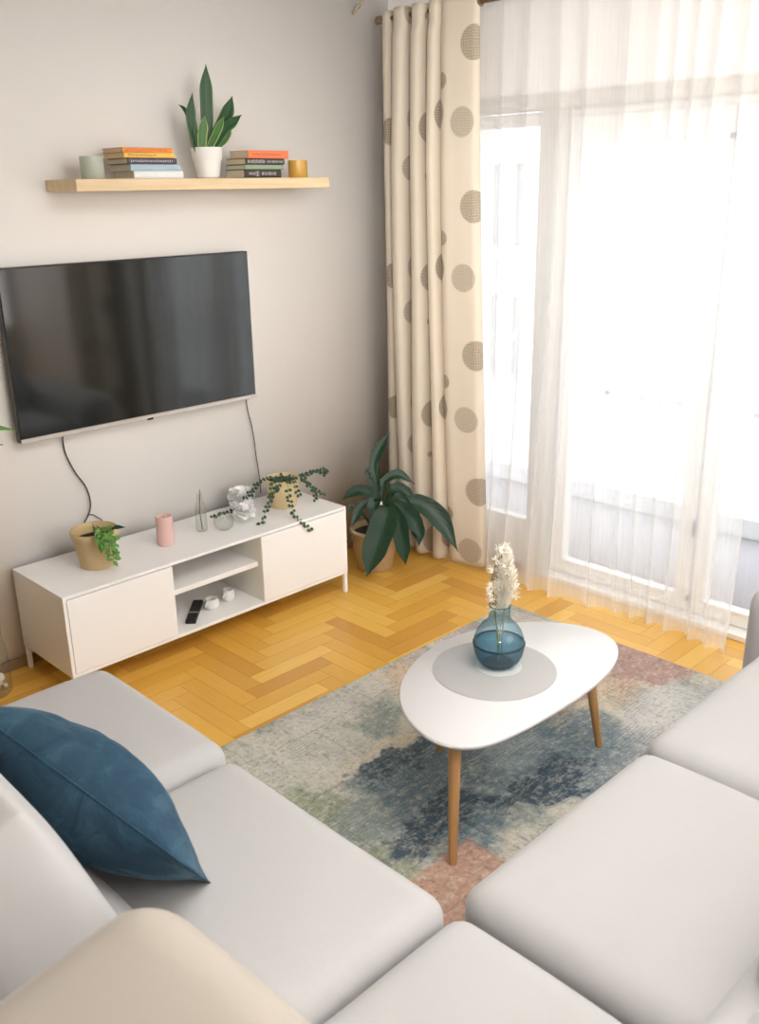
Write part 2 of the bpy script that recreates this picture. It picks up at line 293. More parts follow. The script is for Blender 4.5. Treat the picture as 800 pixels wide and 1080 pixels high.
def tinted_glass(name, color, dens=.0, edge=(.02,.08,.12), base=.12):
    """thin blown glass: see-through in the middle, darker and glossier towards the rim"""
    t = NT(name)
    lw = t.n.new('ShaderNodeLayerWeight'); lw.inputs[0].default_value = .45
    f = t.math('POWER', lw.outputs['Facing'], 1.6)
    c = t.mix(f, color, edge)
    tr = t.n.new('ShaderNodeBsdfTransparent'); t.link(c, tr.inputs[0])
    g = t.n.new('ShaderNodeBsdfGlossy'); g.inputs['Roughness'].default_value = .03
    fr = t.math('ADD', t.math('MULTIPLY', t.math('POWER', lw.outputs['Facing'], 4.0), .45), .035)
    m = t.n.new('ShaderNodeMixShader'); t.link(fr, m.inputs[0])
    df = t.n.new('ShaderNodeBsdfDiffuse'); t.put(df.inputs[0], tuple(min(1, x*.6) for x in color))
    m0 = t.n.new('ShaderNodeMixShader'); m0.inputs[0].default_value = base
    t.link(tr.outputs[0], m0.inputs[1]); t.link(df.outputs[0], m0.inputs[2])
    t.link(m0.outputs[0], m.inputs[1]); t.link(g.outputs[0], m.inputs[2]); t.link(m.outputs[0], t.out.inputs[0])
    return t.m
M['blue_glass'] = tinted_glass('blue_blown_glass', (.72,.87,.91), edge=(.20,.40,.48), base=.05)
M['blue_water'] = tinted_glass('blue_tinted_water', (.52,.76,.86), edge=(.08,.27,.37), base=.10)
M['blue_ring'] = tinted_glass('dark_blue_glass_ring', (.06,.18,.26), base=.3)
M['clear_glass'] = tinted_glass('clear_glass', (.95,.96,.94), edge=(.78,.80,.74), base=.08)

def leafmat(name, c1, c2, edge=None, rough=.4, scale=18):
    t = NT(name); uv = t.uv(); s = t.n.new('ShaderNodeSeparateXYZ'); t.link(uv, s.inputs[0])
    across = t.math('ABSOLUTE', t.math('SUBTRACT', s.outputs[0], .5))
    n = t.noise(t.mapping(uv, scale=(2, 10, 1)), scale/6, 3, .6, 1.0).outputs[0]
    c = t.mix(n, c1, c2)
    rib = t.math('MULTIPLY', t.math('SUBTRACT', .03, across), 40, clamp=True)
    c = t.mix(t.math('MULTIPLY', rib, .4), c, tuple(min(1, x*2.2) for x in c2))
    if edge:
        e = t.math('MULTIPLY', t.math('SUBTRACT', across, .38), 14, clamp=True)
        c = t.mix(t.math('MULTIPLY', e, .8), c, edge)
    veins = t.math('SINE', t.math('ADD', t.math('MULTIPLY', s.outputs[1], 70), t.math('MULTIPLY', across, -30)))
    b = t.bsdf(c, rough, t.bump(veins, .12, .002), Specular_IOR_Level=.4)
    return t.m
M['leaf_lily'] = leafmat('deep_green_leaf', (.003,.016,.007), (.010,.048,.018), rough=.42)
M['leaf_snake'] = leafmat('snake_plant_leaf', (.006,.030,.010), (.018,.085,.022), edge=(.10,.20,.05), rough=.45, scale=40)
M['leaf_snake_edge'] = leafmat('yellow_edged_leaf', (.025,.10,.02), (.05,.17,.04), edge=(.50,.50,.14), rough=.45, scale=40)
M['leaf_small'] = leafmat('small_green_leaf', (.012,.035,.02), (.03,.075,.035), rough=.5)
M['leaf_fresh'] = leafmat('fresh_green_leaf', (.06,.19,.03), (.16,.34,.07), rough=.5)

# ------------------------------------------------------------------ geometry helpers
def tag(o, label=None, cat=None, group=None, kind=None):
    if label: o['label'] = label
    if cat: o['category'] = cat
    if group: o['group'] = group
    if kind: o['kind'] = kind
    return o
def empty(name, loc=(0,0,0), label=None, cat=None, group=None):
    o = bpy.data.objects.new(name, None); col.objects.link(o); o.location = loc; o.empty_display_size = .05
    bpy.context.view_layer.update()
    return tag(o, label, cat, group)
class MB:
    def __init__(s): s.v = []; s.f = []; s.uv = {}; s.mi = []; s.cur = 0
    def add(s, vs, fs, uvs=None):
        b = len(s.v); s.v += [tuple(v) for v in vs]
        for f in fs: s.f.append([b+i for i in f]); s.mi.append(s.cur)
        if uvs:
            for i, u in enumerate(uvs): s.uv[b+i] = u
        return s
    def box(s, x0, x1, y0, y1, z0, z1):
        vs = [(x,y,z) for z in (z0,z1) for y in (y0,y1) for x in (x0,x1)]
        return s.add(vs, [(0,2,3,1),(4,5,7,6),(0,1,5,4),(2,6,7,3),(0,4,6,2),(1,3,7,5)])
    def grid(s, fn, nu, nv, uvf=None, closeu=False):
        vs = []; uv = []
        for j in range(nv+1):
            for i in range(nu if closeu else nu+1):
                u, v = i/nu, j/nv; vs.append(fn(u, v)); uv.append(uvf(u, v) if uvf else (u, v))
        W = nu if closeu else nu+1
        fs = []
        for j in range(nv):
            for i in range(nu):
                a = j*W+i; b = j*W+(i+1) % W
                fs.append((a, b, b+W, a+W))
        return s.add(vs, fs, uv)
    def lathe(s, prof, seg=40, c=(0,0,0), wob=None):
        n = len(prof); vs = []
        for r, z in prof:
            for k in range(seg):
                a = 2*math.pi*k/seg; rr = r*(wob(a, z) if wob else 1)
                vs.append((c[0]+rr*math.cos(a), c[1]+rr*math.sin(a), c[2]+z))
        fs = [(j*seg+k, j*seg+(k+1)%seg, (j+1)*seg+(k+1)%seg, (j+1)*seg+k) for j in range(n-1) for k in range(seg)]
        if prof[0][0] > 1e-6: fs.append(tuple(reversed(range(seg))))
        if prof[-1][0] > 1e-6: fs.append(tuple((n-1)*seg+k for k in range(seg)))
        return s.add(vs, fs)
    def tube(s, pts, r, seg=10, r2=None):
        pts = [V(p) for p in pts]; n = len(pts); vs = []
        up = V((0,0,1)); prev = None
        for i, p in enumerate(pts):
            t = (pts[min(i+1,n-1)]-pts[max(i-1,0)]).normalized()
            a = t.cross(up if abs(t.z) < .95 else V((1,0,0))).normalized() if prev is None else (prev - t*prev.dot(t)).normalized()
            prev = a; b = t.cross(a)
            rr = r if r2 is None else r+(r2-r)*i/(n-1)
            for k in range(seg):
                q = 2*math.pi*k/seg; vs.append(p+a*rr*math.cos(q)+b*rr*math.sin(q))
        fs = [(j*seg+k, j*seg+(k+1)%seg, (j+1)*seg+(k+1)%seg, (j+1)*seg+k) for j in range(n-1) for k in range(seg)]
        fs += [tuple(reversed(range(seg))), tuple((n-1)*seg+k for k in range(seg))]
        return s.add(vs, fs)
    def build(s, name, mat, parent=None, smooth=True, bevel=0, seg=2, kind=None, solid=0, auto=None):
        me = bpy.data.meshes.new(name); me.from_pydata(s.v, [], s.f)
        if s.uv:
            l = me.uv_layers.new(name='UVMap')
            for lp in me.loops: l.data[lp.index].uv = s.uv.get(lp.vertex_index, (0,0))
        for m in (mat if isinstance(mat, (list, tuple)) else [mat]): me.materials.append(m)
        for p, i in zip(me.polygons, s.mi): p.use_smooth = smooth; p.material_index = i
        me.update()
        bm = bmesh.new(); bm.from_mesh(me); bmesh.ops.recalc_face_normals(bm, faces=bm.faces); bm.to_mesh(me); bm.free()
        if auto is not None:
            me.set_sharp_from_angle(angle=R(auto))
        o = bpy.data.objects.new(name, me); col.objects.link(o)
        if solid:
            md = o.modifiers.new('thick', 'SOLIDIFY'); md.thickness = solid; md.offset = 0
        if bevel:
            md = o.modifiers.new('bevel', 'BEVEL'); md.width = bevel; md.segments = seg; md.limit_method = 'ANGLE'; md.angle_limit = R(40)
            md.harden_normals = True
        if parent is not None:
            o.parent = parent; o.matrix_parent_inverse = parent.matrix_world.inverted()
        if kind: o['kind'] = kind
        return o
def catmull(pts, n=8):
    pts = [V(p) for p in pts]; out = []
    for i in range(len(pts)-1):
        p0 = pts[max(i-1,0)]; p1 = pts[i]; p2 = pts[i+1]; p3 = pts[min(i+2, len(pts)-1)]
        for k in range(n):
            t = k/n
            out.append(.5*((2*p1)+(p2-p0)*t+(2*p0-5*p1+4*p2-p3)*t*t+(3*p1-p0-3*p2+p3)*t**3))
    out.append(pts[-1]); return out
def box(name, mat, x0, x1, y0, y1, z0, z1, parent=None, bevel=.002, kind=None, smooth=True, seg=2):
    return MB().box(min(x0,x1), max(x0,x1), min(y0,y1), max(y0,y1), min(z0,z1), max(z0,z1)).build(name, mat, parent, smooth, bevel, seg, kind)
def blade(mb, pts, widths, nrm, fold=.25, n=5):
    """a leaf: ribbon of changing width with a V fold along the midrib"""
    P = catmull(pts, n); m = len(pts)-1; N = len(P); vs = []; uv = []
    for i, p in enumerate(P):
        t = (P[min(i+1,N-1)]-P[max(i-1,0)]).normalized()
        side = t.cross(V(nrm)).normalized(); up = side.cross(t).normalized()
        q = i/(N-1)*m; k = min(int(q), m-1); fr = q-k; fr = fr*fr*(3-2*fr)
        w = (widths[k]*(1-fr)+widths[k+1]*fr)/2
        for j, a in enumerate((-1,-.5,0,.5,1)):
            vs.append(p+side*w*a+up*(w*fold*(abs(a)-.5))); uv.append(((a+1)/2, i/(N-1)))
    fs = [(i*5+j, i*5+j+1, i*5+j+6, i*5+j+5) for i in range(N-1) for j in range(4)]
    mb.add(vs, fs, uv)
def small_leaf(mb, p, d, nrm, L, W):
    d = V(d).normalized(); s = d.cross(V(nrm)).normalized(); u = s.cross(d)
    q = [(0,0), (.3,.45), (.6,.5), (.85,.3), (1,0)]
    vs = []; uv = []
    for a, w in q:
        for sgn in (-1, 0, 1):
            vs.append(V(p)+d*L*a+s*W*w*sgn+u*(abs(sgn)*w*W*.3-a*a*L*.15)); uv.append(((sgn+1)/2, a))
    mb.add(vs, [(i*3+j, i*3+j+1, i*3+j+4, i*3+j+3) for i in range(4) for j in range(2)], uv)

def cushion(name, mat, c, size, r=.06, crown=.02, parent=None, rot=None, n=18, belly=0.0, sag=.003, seed=0):
    """soft rounded box with a crowned top"""
    hx, hy, hz = [a/2 for a in size]; vs = {}; mb = MB(); keys = {}
    def vert(p):
        x, y, z = p
        ix, iy, iz = max(hx-r, 0), max(hy-r, 0), max(hz-r, 0)
        q = V((max(-ix, min(ix, x)), max(-iy, min(iy, y)), max(-iz, min(iz, z))))
        d = V((x, y, z))-q
        if d.length > 1e-7: p2 = q+d.normalized()*r
        else: p2 = V((x, y, z))
        ex, ey = 1-(p2.x/hx)**4, 1-(p2.y/hy)**4
        if p2.z > 0: p2.z += crown*max(0, ex*ey)*(p2.z/hz)
        ezz = max(0, 1-(p2.z/hz)**2)
        p2.x += math.copysign(belly*ezz*max(0, ey), p2.x)*(abs(p2.x)/hx)**3
        p2.y += math.copysign(belly*ezz*max(0, ex), p2.y)*(abs(p2.y)/hy)**3
        nn = noise.noise(p2*4+V((seed*3.1, 0, 0)))
        p2 += p2.normalized()*nn*sag*1.5
        return p2
    def key(p): return tuple(round(a, 5) for a in p)
    def lin(h, m):
        # denser samples near the rounded edges
        out = []
        for i in range(m+1):
            t = -1+2*i/m; t = math.sin(t*math.pi/2)*.6+t*.4
            out.append(t*h)
        return out
    X, Y, Z = lin(hx, n), lin(hy, n), lin(hz, max(8, n//2))
    verts = []; idx = {}
    def gid(p):
        k = key(p)
        if k not in idx: idx[k] = len(verts); verts.append(vert(p))
        return idx[k]
    fs = []
    for A, B, f in ((X, Y, lambda a, b: (a, b, hz)), (X, Y, lambda a, b: (a, b, -hz)), (X, Z, lambda a, b: (a, hy, b)), (X, Z, lambda a, b: (a, -hy, b)), (Y, Z, lambda a, b: (hx, a, b)), (Y, Z, lambda a, b: (-hx, a, b))):
        for i in range(len(A)-1):
            for j in range(len(B)-1):
                fs.append((gid(f(A[i], B[j])), gid(f(A[i+1], B[j])), gid(f(A[i+1], B[j+1])), gid(f(A[i], B[j+1]))))
    Mx = rot.to_4x4() if rot else Matrix.Identity(4)
    mb.add([(Mx @ v)+V(c) for v in verts], fs)
    return mb.build(name, mat, parent)

# ------------------------------------------------------------------ camera
cd = bpy.data.cameras.new('camera'); cam = bpy.data.objects.new('camera', cd); col.objects.link(cam)
Fv, Rv, Uv = V((.66307,.67361,-.32646)), V((.70847,-.70554,-.01682)), V((.24166,.22014,.94506))
mw = Matrix((Rv, Uv, -Fv)).transposed().to_4x4(); mw.translation = V((-3.8831,-3.8164,1.9990))
cam.matrix_world = mw
cd.sensor_fit = 'HORIZONTAL'; cd.sensor_width = 36; cd.lens = 36*987.86/800; cd.clip_start = .05
cd.dof.use_dof = True; cd.dof.focus_distance = 3.7; cd.dof.aperture_fstop = 5.0
scene.camera = cam

# ------------------------------------------------------------------ room shell
ZC = 3.0; XB, YB = -5.2, -5.2
def struct(o): o['kind'] = 'structure'; return o
box('wall_back', M['wall'], XB-.1, .35, 0, .12, -.05, ZC+.1, kind='structure', bevel=0)
box('wall_left', M['wall'], XB-.1, XB, YB, 0, -.05, ZC+.1, kind='structure', bevel=0)
box('wall_front', M['wall'], XB-.1, .35, YB-.12, YB, -.05, ZC+.1, kind='structure', bevel=0)
box('ceiling', M['ceiling'], XB-.1, .35, YB-.12, .12, ZC, ZC+.12, kind='structure', bevel=0)
# window wall with one wide opening (y from WY0 to WY1, up to WZ)
WY0, WY1, WZ = -.42, -2.95, 2.40
w = MB(); w.box(0,.35, WY0, 0, -.05, ZC); w.box(0,.35, YB, WY1, -.05, ZC); w.box(0,.35, WY1, WY0, WZ, ZC)
w.build('wall_right', M['wall'], smooth=False, kind='structure')
# floor: herringbone planks, one mesh
def build_floor():
    W, n = .084, 5; mb = MB(); cols = []
    x0, y0, x1, y1 = XB, YB, 0.0, 0.0
    seen = set(); g = .0006
    random.seed(3)
    ni, nj = int((x1-x0)/W)+2, int((y1-y0)/W)+2
    for i in range(ni):
        for j in range(nj):
            k = (i-j) % (2*n)
            if k < n: key = ('h', i-k, j); r = (i-k, i-k+n, j, j+1)
            else: kk = k-n; key = ('v', i, j+kk); r = (i, i+1, j+kk-n+1, j+kk+1)
            if key in seen: continue
            seen.add(key)
            a, b, c, d = [q*W for q in r]
            a += x0; b += x0; c += y0; d += y0
            if a >= x1 or c >= y1 or b <= x0 or d <= y0: continue
            a, b, c, d = max(a, x0)+g, min(b, x1)-g, max(c, y0)+g, min(d, y1)-g
            if b-a < .004 or d-c < .004: continue
            ox, oy = random.random()*50, random.random()*50
            vs = [(a,c,0),(b,c,0),(b,d,0),(a,d,0)]
            if key[0] == 'h': uv = [(ox,oy),(ox+b-a,oy),(ox+b-a,oy+d-c),(ox,oy+d-c)]
            else: uv = [(ox,oy),(ox,oy+b-a),(ox+d-c,oy+b-a),(ox+d-c,oy)]
            mb.add(vs, [(0,1,2,3)], uv); t = random.random(); cols += [t]
    npl = len(mb.f)
    mb.cur = 1; mb.add([(x0,y0,-.0012),(.35,y0,-.0012),(.35,y1,-.0012),(x0,y1,-.0012)], [(0,1,2,3)])
    mb.add([(x0,y0,-.05),(.35,y0,-.05),(.35,y1,-.05),(x0,y1,-.05)], [(3,2,1,0)])
    me = bpy.data.meshes.new('floor'); me.from_pydata(mb.v, [], mb.f)
    l = me.uv_layers.new(name='UVMap')
    for lp in me.loops: l.data[lp.index].uv = mb.uv.get(lp.vertex_index, (0,0))
    at = me.color_attributes.new('plank', 'FLOAT_COLOR', 'CORNER')
    for p in me.polygons:
        p.material_index = 0 if p.index < npl else 1
        t = cols[p.index] if p.index < npl else 0
        for li in p.loop_indices: at.data[li].color = (t, t, t, 1)
    me.materials.append(M['parquet']); me.materials.append(M['gap']); me.update()
    o = bpy.data.objects.new('floor', me); col.objects.link(o); o['kind'] = 'structure'
build_floor()
box('baseboard_back', M['baseboard'], XB, -.02, -.018, 0, 0, .045, kind='structure')

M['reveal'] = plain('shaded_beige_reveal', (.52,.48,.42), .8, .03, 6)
box('trim_2', M['reveal'], -.012, .10, WY1, WY0, 2.335, 2.402, kind='structure', bevel=.003)  # soffit band; the recess shade is put into its dark beige
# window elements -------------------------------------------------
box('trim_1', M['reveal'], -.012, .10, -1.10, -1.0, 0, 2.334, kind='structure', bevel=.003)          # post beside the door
def frame(mb, x0, x1, y0, y1, z0, z1, wS, wT, wB):
    mb.box(x0,x1, y0,y0+wS, z0,z1); mb.box(x0,x1, y1-wS,y1, z0,z1)
    mb.box(x0,x1, y0+wS,y1-wS, z0,z0+wB); mb.box(x0,x1, y0+wS,y1-wS, z1-wT,z1)
def sash(name, y0, y1, z0, z1, wS, wT, wB, xf=.08, handle=False):
    root = empty(name, (xf, (y0+y1)/2, z0)); root['kind'] = 'structure'
    m = MB(); frame(m, xf, xf+.06, y0, y1, z0, z1, wS, wT, wB); m.build('frame', M['pvc'], root, bevel=.006)
    g = MB(); g.box(xf+.025, xf+.03, y0+wS, y1-wS, z0+wB, z1-wT); g.build('pane', M['pane'], root, smooth=False)
    b = MB(); t = .012
    frame(b, xf-.004, xf, y0+wS-t, y1-wS+t, z0+wB-t, z1-wT+t, t, t, t); b.build('bead', M['pvc'], root, bevel=.001)
    return root
m = MB(); frame(m, .10, .17, WY1, -1.10, 0, 2.40, .03, .10, .035); m.build('door_1', M['pvc'], bevel=.004, kind='structure')
d1 = sash('door_2', -1.905, -1.105, .03, 2.30, .075, .13, .075)
d2 = sash('door_3', -2.90, -1.915, .03, 2.30, .075, .13, .075)
w1 = sash('window_1', -.998, -.43, .0, 2.33, .05, .06, .27)
box('dark_slit', M['black'], .055, .082, -1.913, -1.907, .42, .50, d2, bevel=.001)  # black strip drawn as the dark slit between the sashes
box('door_handle', M['pvc'], .045, .08, -1.97, -1.94, 1.02, 1.16, d2, bevel=.004)
box('door_handle', M['pvc'], .03, .05, -2.06, -1.945, 1.12, 1.145, d2, bevel=.004)
for zz in (.10, 2.18): box('hinge', M['black'], .062, .08, -1.918, -1.902, zz-.01, zz+.012, d2, bevel=.001)

box('trim_3', M['pvc'], .0, .10, WY1, -1.10, 0, .028, kind='structure', bevel=.003)
# outside: balcony and the house across ---------------------------
bal = empty('balcony', (1.0,-1.8,0), 'balcony with a pale handrail and lilac-grey floor beyond the glass door', 'balcony')
box('balcony_floor', M['balcony_floor'], .36, 1.75, -5.5, 1.0, -.2, -.02, bal, bevel=0)
box('kerb', M['parapet'], 1.35, 1.5, -5.5, 1.0, -.02, .10, bal, bevel=.005)
for zz in (.98, .70): box('handrail', M['parapet'], 1.40, 1.44, -5.5, 1.0, zz, zz+.035, bal, bevel=.005)
for k in range(6): box('railing_post', M['parapet'], 1.40, 1.44, -5.2+k*1.15, -5.16+k*1.15, .10, .98, bal, bevel=.004)
house = empty('neighbouring_house', (9,2,-3), 'pale house front across the street seen faintly through the sheer curtain', 'building')
def house_front():
    m = MB(); rows = [(-3,-.9),(.7,2.2),(3.8,6.5)]
    ys = [-9,-6.4,-5.4,-2.4,-1.4,1.6,2.6,5.6,6.6,9.6,10.6,14]
    m.box(9, 9.3, -9, 14, -3, -1.2); m.box(9, 9.3, -9, 14, .3, 1.0); m.box(9, 9.3, -9, 14, 2.4, 3.2)
    for i in range(0, len(ys)-1, 2):
        m.box(9, 9.3, ys[i], ys[i+1]-.0, -1.2, .3); m.box(9, 9.3, ys[i], ys[i+1], 1.0, 2.4)
    m.build('wall', M['facade'], house, smooth=False)
    for i in range(1, len(ys)-1, 2):
        for z0, z1 in ((-1.2,.3), (1.0,2.4)):
            f = MB(); frame(f, 9.06, 9.14, ys[i], ys[i+1], z0, z1, .06, .06, .06)
            f.box(9.07, 9.13, (ys[i]+ys[i+1])/2-.03, (ys[i]+ys[i+1])/2+.03, z0+.06, z1-.06)
            fo = f.build('window_frame', M['pvc'], house, smooth=False)
            MB().box(9.16, 9.18, ys[i], ys[i+1], z0, z1).build('pane', M['house_pane'], fo, smooth=False)
M['house_pane'] = plain('grey_window_pane', (.66,.68,.70), .3)
house_front()

# ------------------------------------------------------------------ curtains
def curtain_rod():
    root = empty('curtain_rod', (-.13,-.35,2.80), 'bronze curtain rod above the dotted drape', 'curtain rod')
    m = MB(); m.tube([(-.13,-.09,2.805), (-.13,-3.80,2.805)], .011, 12); m.build('pole', M['rail'], root)
    m = MB(); m.tube([(-.13,-.052,2.805), (-.13,-.10,2.805)], .02, 16); m.build('finial', M['rail'], root, auto=40)
    for y in (-.70,):
        m = MB(); m.tube([(0,y,2.83), (-.06,y,2.83), (-.13,y,2.805)], .011, 10)
        m.tube([(-.13,y+.03,2.805), (-.13,y-.03,2.805)], .021, 14); m.build('bracket', M['rail'], root, auto=40)
curtain_rod()

def arc_curve(ctrl, step=.006):
    P = catmull([(a, b, 0) for a, b in ctrl], 24)
    out = [P[0]]; L = [0.0]; acc = 0
    for p in P[1:]:
        d = (p-out[-1]).length
        if d >= step: acc += d; out.append(p); L.append(acc)
    return out, L
def drape_obj(flip=False):
    # (y, x) seen from above; folds face the room
    ctrl = [(-.085,-.09), (-.105,-.135), (-.14,-.15), (-.158,-.12), (-.155,-.075), (-.185,-.055), (-.20,-.12),
            (-.22,-.19), (-.275,-.205), (-.30,-.16), (-.295,-.08), (-.325,-.06), (-.34,-.13),
            (-.355,-.195), (-.405,-.205), (-.425,-.15), (-.42,-.08), (-.45,-.07), (-.462,-.14),
            (-.475,-.195), (-.515,-.20), (-.53,-.15), (-.535,-.12), (-.55,-.165), (-.59,-.185), (-.65,-.175), (-.71,-.165), (-.76,-.15), (-.772,-.11)]
    P, L = arc_curve(ctrl)
    NZ = 90; n = len(P); vs = []; uv = []
    for j in range(NZ+1):
        z = .025+(2.84-.025)*j/NZ; q = 1-j/NZ
        for p, l in zip(P, L):
            y, x = p.x, p.y
            t = (y+.075)
            yy = -.075+t*(.935+.16*q**1.6) + .008*math.sin(z*2.3+l*9)*q
            xx = -.135+(x+.135)*(.62+.38*min(1, q*4)) + .012*math.sin(z*1.7+l*5)*q
            if q < .04: xx = xx*.8-.13*.2
            vs.append((xx-.012, (-3.86-yy if flip else yy), z)); uv.append((l, z))
    fs = [(j*n+i, j*n+i+1, (j+1)*n+i+1, (j+1)*n+i) for j in range(NZ) for i in range(n-1)]
    mb = MB(); mb.add(vs, fs, uv)
    o = mb.build('dotted_drape', M['drape'], solid=.002)
    tag(o, 'cream drape with brown hatched dots at the far end of the rod, by the sofa' if flip else 'cream drape with brown hatched dots hanging in heavy folds behind the peace lily', 'curtain')
drape_obj()
drape_obj(True)

def sheer_obj(name, y0, y1, seed, label, dens=1.0, xb=-.085):
    rnd = random.Random(seed); folds = []; y = y0
    while y > y1:
        wd = rnd.uniform(.11,.21)*(1 if y > -1.6 else .60)*dens; folds.append((y, wd, rnd.uniform(.5,1.0), rnd.uniform(-.02,.02), rnd.uniform(0,6))); y -= wd
    folds[-1] = (folds[-1][0], folds[-1][0]-y1, *folds[-1][2:])
    NU = 22; NZ = 64; cols_ = []
    for (ya, wd, am, sh, ph) in folds:
        for k in range(NU): cols_.append((ya-wd*k/NU, k/NU, am, sh, ph, wd))
    cols_.append((y1, 0, folds[-1][2], 0, folds[-1][4], wd))
    n = len(cols_); vs = []; uv = []
    for j in range(NZ+1):
        z = .012+(2.81-.012)*j/NZ; q = 1-j/NZ
        for (yy, t, am, sh, ph, wd) in cols_:
            a = (.012+.030*q**1.3)*am*min(1, wd/.09)
            wv = math.cos(2*math.pi*t)
            tap = min(1, max(0, (y0-yy)/.25)); tap = .25+.75*tap*tap*(3-2*tap)
            x = xb+.01-(.045+.075*q**2*(.5+.5*math.sin(yy*5+1)) + a*wv*.9)*tap + .006*math.sin(z*3+yy*14)
            y2 = yy + .35*wd*math.sin(2*math.pi*t)*(.4+.5*q)*am*.5 + sh*(1-q)*(1 if 0 < t < 1 else 1)*0 + .012*math.sin(z*1.9+yy*4)
            vs.append((x, y2, z)); uv.append((yy, z))
    fs = [(j*n+i, j*n+i+1, (j+1)*n+i+1, (j+1)*n+i) for j in range(NZ) for i in range(n-1)]
    mb = MB(); mb.add(vs, fs, uv)
    o = mb.build(name, M['sheer'])
    tag(o, label, 'curtain')
sheer_obj('sheer_curtain', -.70, -2.23, 11, 'white sheer curtain hanging full length over the glass balcony door')

# ------------------------------------------------------------------ sofa
def sofa():
    root = empty('sectional_sofa', (-2.9,-3.0,0), 'large cream L-shaped sectional sofa of thick square seats around the rug', 'sofa')
    S, SD = M['sofa'], M['sofa_shaded']
    def seat(x0, x1, y0, y1, top=.432, seed=0, **kw):
        h = .20
        cushion('seat_cushion', S, ((x0+x1)/2, (y0+y1)/2, top-.014-h/2), (abs(x1-x0), abs(y1-y0), h), .062, .02, root, seed=seed, n=26, **kw)
    seat(-3.30, -2.505, -1.775, -1.02, .452, seed=1)
    seat(-3.30, -2.515, -2.655, -1.782, seed=2)
    seat(-3.42, -2.515, -3.42, -2.668, .430, seed=3)
    seat(-2.500, -1.640, -3.42, -2.640, .440, seed=4)
    seat(-1.630, -.755, -3.42, -2.625, .440, seed=5)
    for (x0,x1,y0,y1) in ((-3.78,-2.545,-1.07,-3.9), (-2.56,-.78,-2.70,-3.9)):
        cushion('base', S, ((x0+x1)/2, (y0+y1)/2, .15), (abs(x1-x0), abs(y1-y0), .20), .03, 0, root, n=16)
    for p in ((-2.62,-1.16), (-3.7,-1.16), (-3.7,-3.82), (-.84,-3.82), (-.84,-2.76), (-2.62,-2.9)):
        MB().lathe([(.018,.002),(.022,.06)], 16, (*p, 0)).build('foot', M['black'], root)
    # low fixed backs
    cushion('low_back', S, (-3.395,-2.44,.31), (.62,2.72,.40), .07, 0, root, n=26, rot=None)
    cushion('low_back', S, (-1.93,-3.56,.31), (2.30,.62,.40), .07, 0, root, n=26)
    rotc = Matrix.Rotation(R(-20), 3, 'Y')
    # back cushions of the left run
    cushion('back_cushion', S, (-3.365,-1.80,.655), (.28,.96,.41), .02, .012, root, rot=Matrix.Rotation(R(-24), 3, 'Y'), n=24, belly=.03, seed=9)
    # corner
    cushion('corner_cushion', SD, (-3.475,-3.02,.65), (.52,.82,.50), .10, .02, root, rot=Matrix.Rotation(R(-8), 3, 'Y') @ Matrix.Rotation(R(-3),3,'X'), n=26, belly=.025, seed=12)
    # back cushions of the right run
    rx = Matrix.Rotation(R(20), 3, 'X')
    cushion('back_cushion', S, (-2.02,-3.47,.64), (.72,.28,.42), .075, .015, root, rot=rx, n=24, belly=.02, seed=14)
    cushion('back_cushion', S, (-1.18,-3.47,.64), (.80,.28,.42), .075, .015, root, rot=rx, n=24, belly=.02, seed=15)
    cushion('back_cushion', S, (-2.82,-3.535,.63), (.66,.28,.40), .075, .015, root, rot=rx, n=24, belly=.02, seed=16)
    cushion('armrest', S, (-.615,-3.12,.315), (.27,1.20,.57), .08, .012, root, n=24, seed=17)
    # piping seams on the left back cushion
    return root
sofa()

def pillow():
    # square cushion standing on its lower corner, seen along its edge
    Rr, L = V((-3.040,-2.405,.655)), V((-3.184,-1.560,.80))
    e1 = (L-Rr); Ln = e1.length; e1.normalize()
    view = V((.40,.66,-.63)).normalized()
    e2 = (view-e1*view.dot(e1)*.25).normalized(); nn = e1.cross(e2).normalized()
    if nn.z < 0: nn = -nn
    W = .34; T = .135; N = 44; H = []
    def pt(u, v, s):
        a, b = 2*u-1, 2*v-1
        # pinched sides, fat middle
        pin = .035
        x = (a*(1-pin*(1-abs(b)**2)*0))*1.0
        sx = a*(1-.05*(1-b*b)*abs(a)); sy = b*(1-.05*(1-a*a)*abs(b))
        t = (max(0, 1-a*a)**.88)*(max(0, 1-b*b)**.66)
        base = Rr+e1*(Ln*(sx+1)/2)+e2*(W*(sy+1)/2)
        nz = noise.noise(V((a*2.2, b*2.2, s*3.7)))*.018*t + noise.noise(V((a*5, b*5, s*2.1)))*.008*t
        # radiating creases near the corners
        ang = math.atan2(b, a); cr = .006*math.sin(ang*14)*max(0, (a*a+b*b)-.5)*min(1, t*3)
        return base+nn*s*(T*t+nz*1+cr)
    mb = MB()
    for s in (1, -1):
        mb.grid(lambda u, v: pt(u, v, s), N, N)
    o = mb.build('throw_pillow', M['velvet'])
    bm = bmesh.new(); bm.from_mesh(o.data); bmesh.ops.remove_doubles(bm, verts=bm.verts, dist=.0008); bmesh.ops.recalc_face_normals(bm, faces=bm.faces); bm.to_mesh(o.data); bm.free()
    tag(o, 'dark blue velvet pillow leaning on the left back cushion of the sofa', 'pillow')
    # the seam piping
    e = MB(); loop = [pt(u, 0, 1) for u in [i/40 for i in range(41)]]+[pt(1, v, 1) for v in [i/40 for i in range(1,41)]]+[pt(1-u, 1, 1) for u in [i/40 for i in range(1,41)]]+[pt(0, 1-v, 1) for v in [i/40 for i in range(1,41)]]
    e.tube(loop, .0022, 8)
    s = e.build('seam', M['velvet'], o)
pillow()

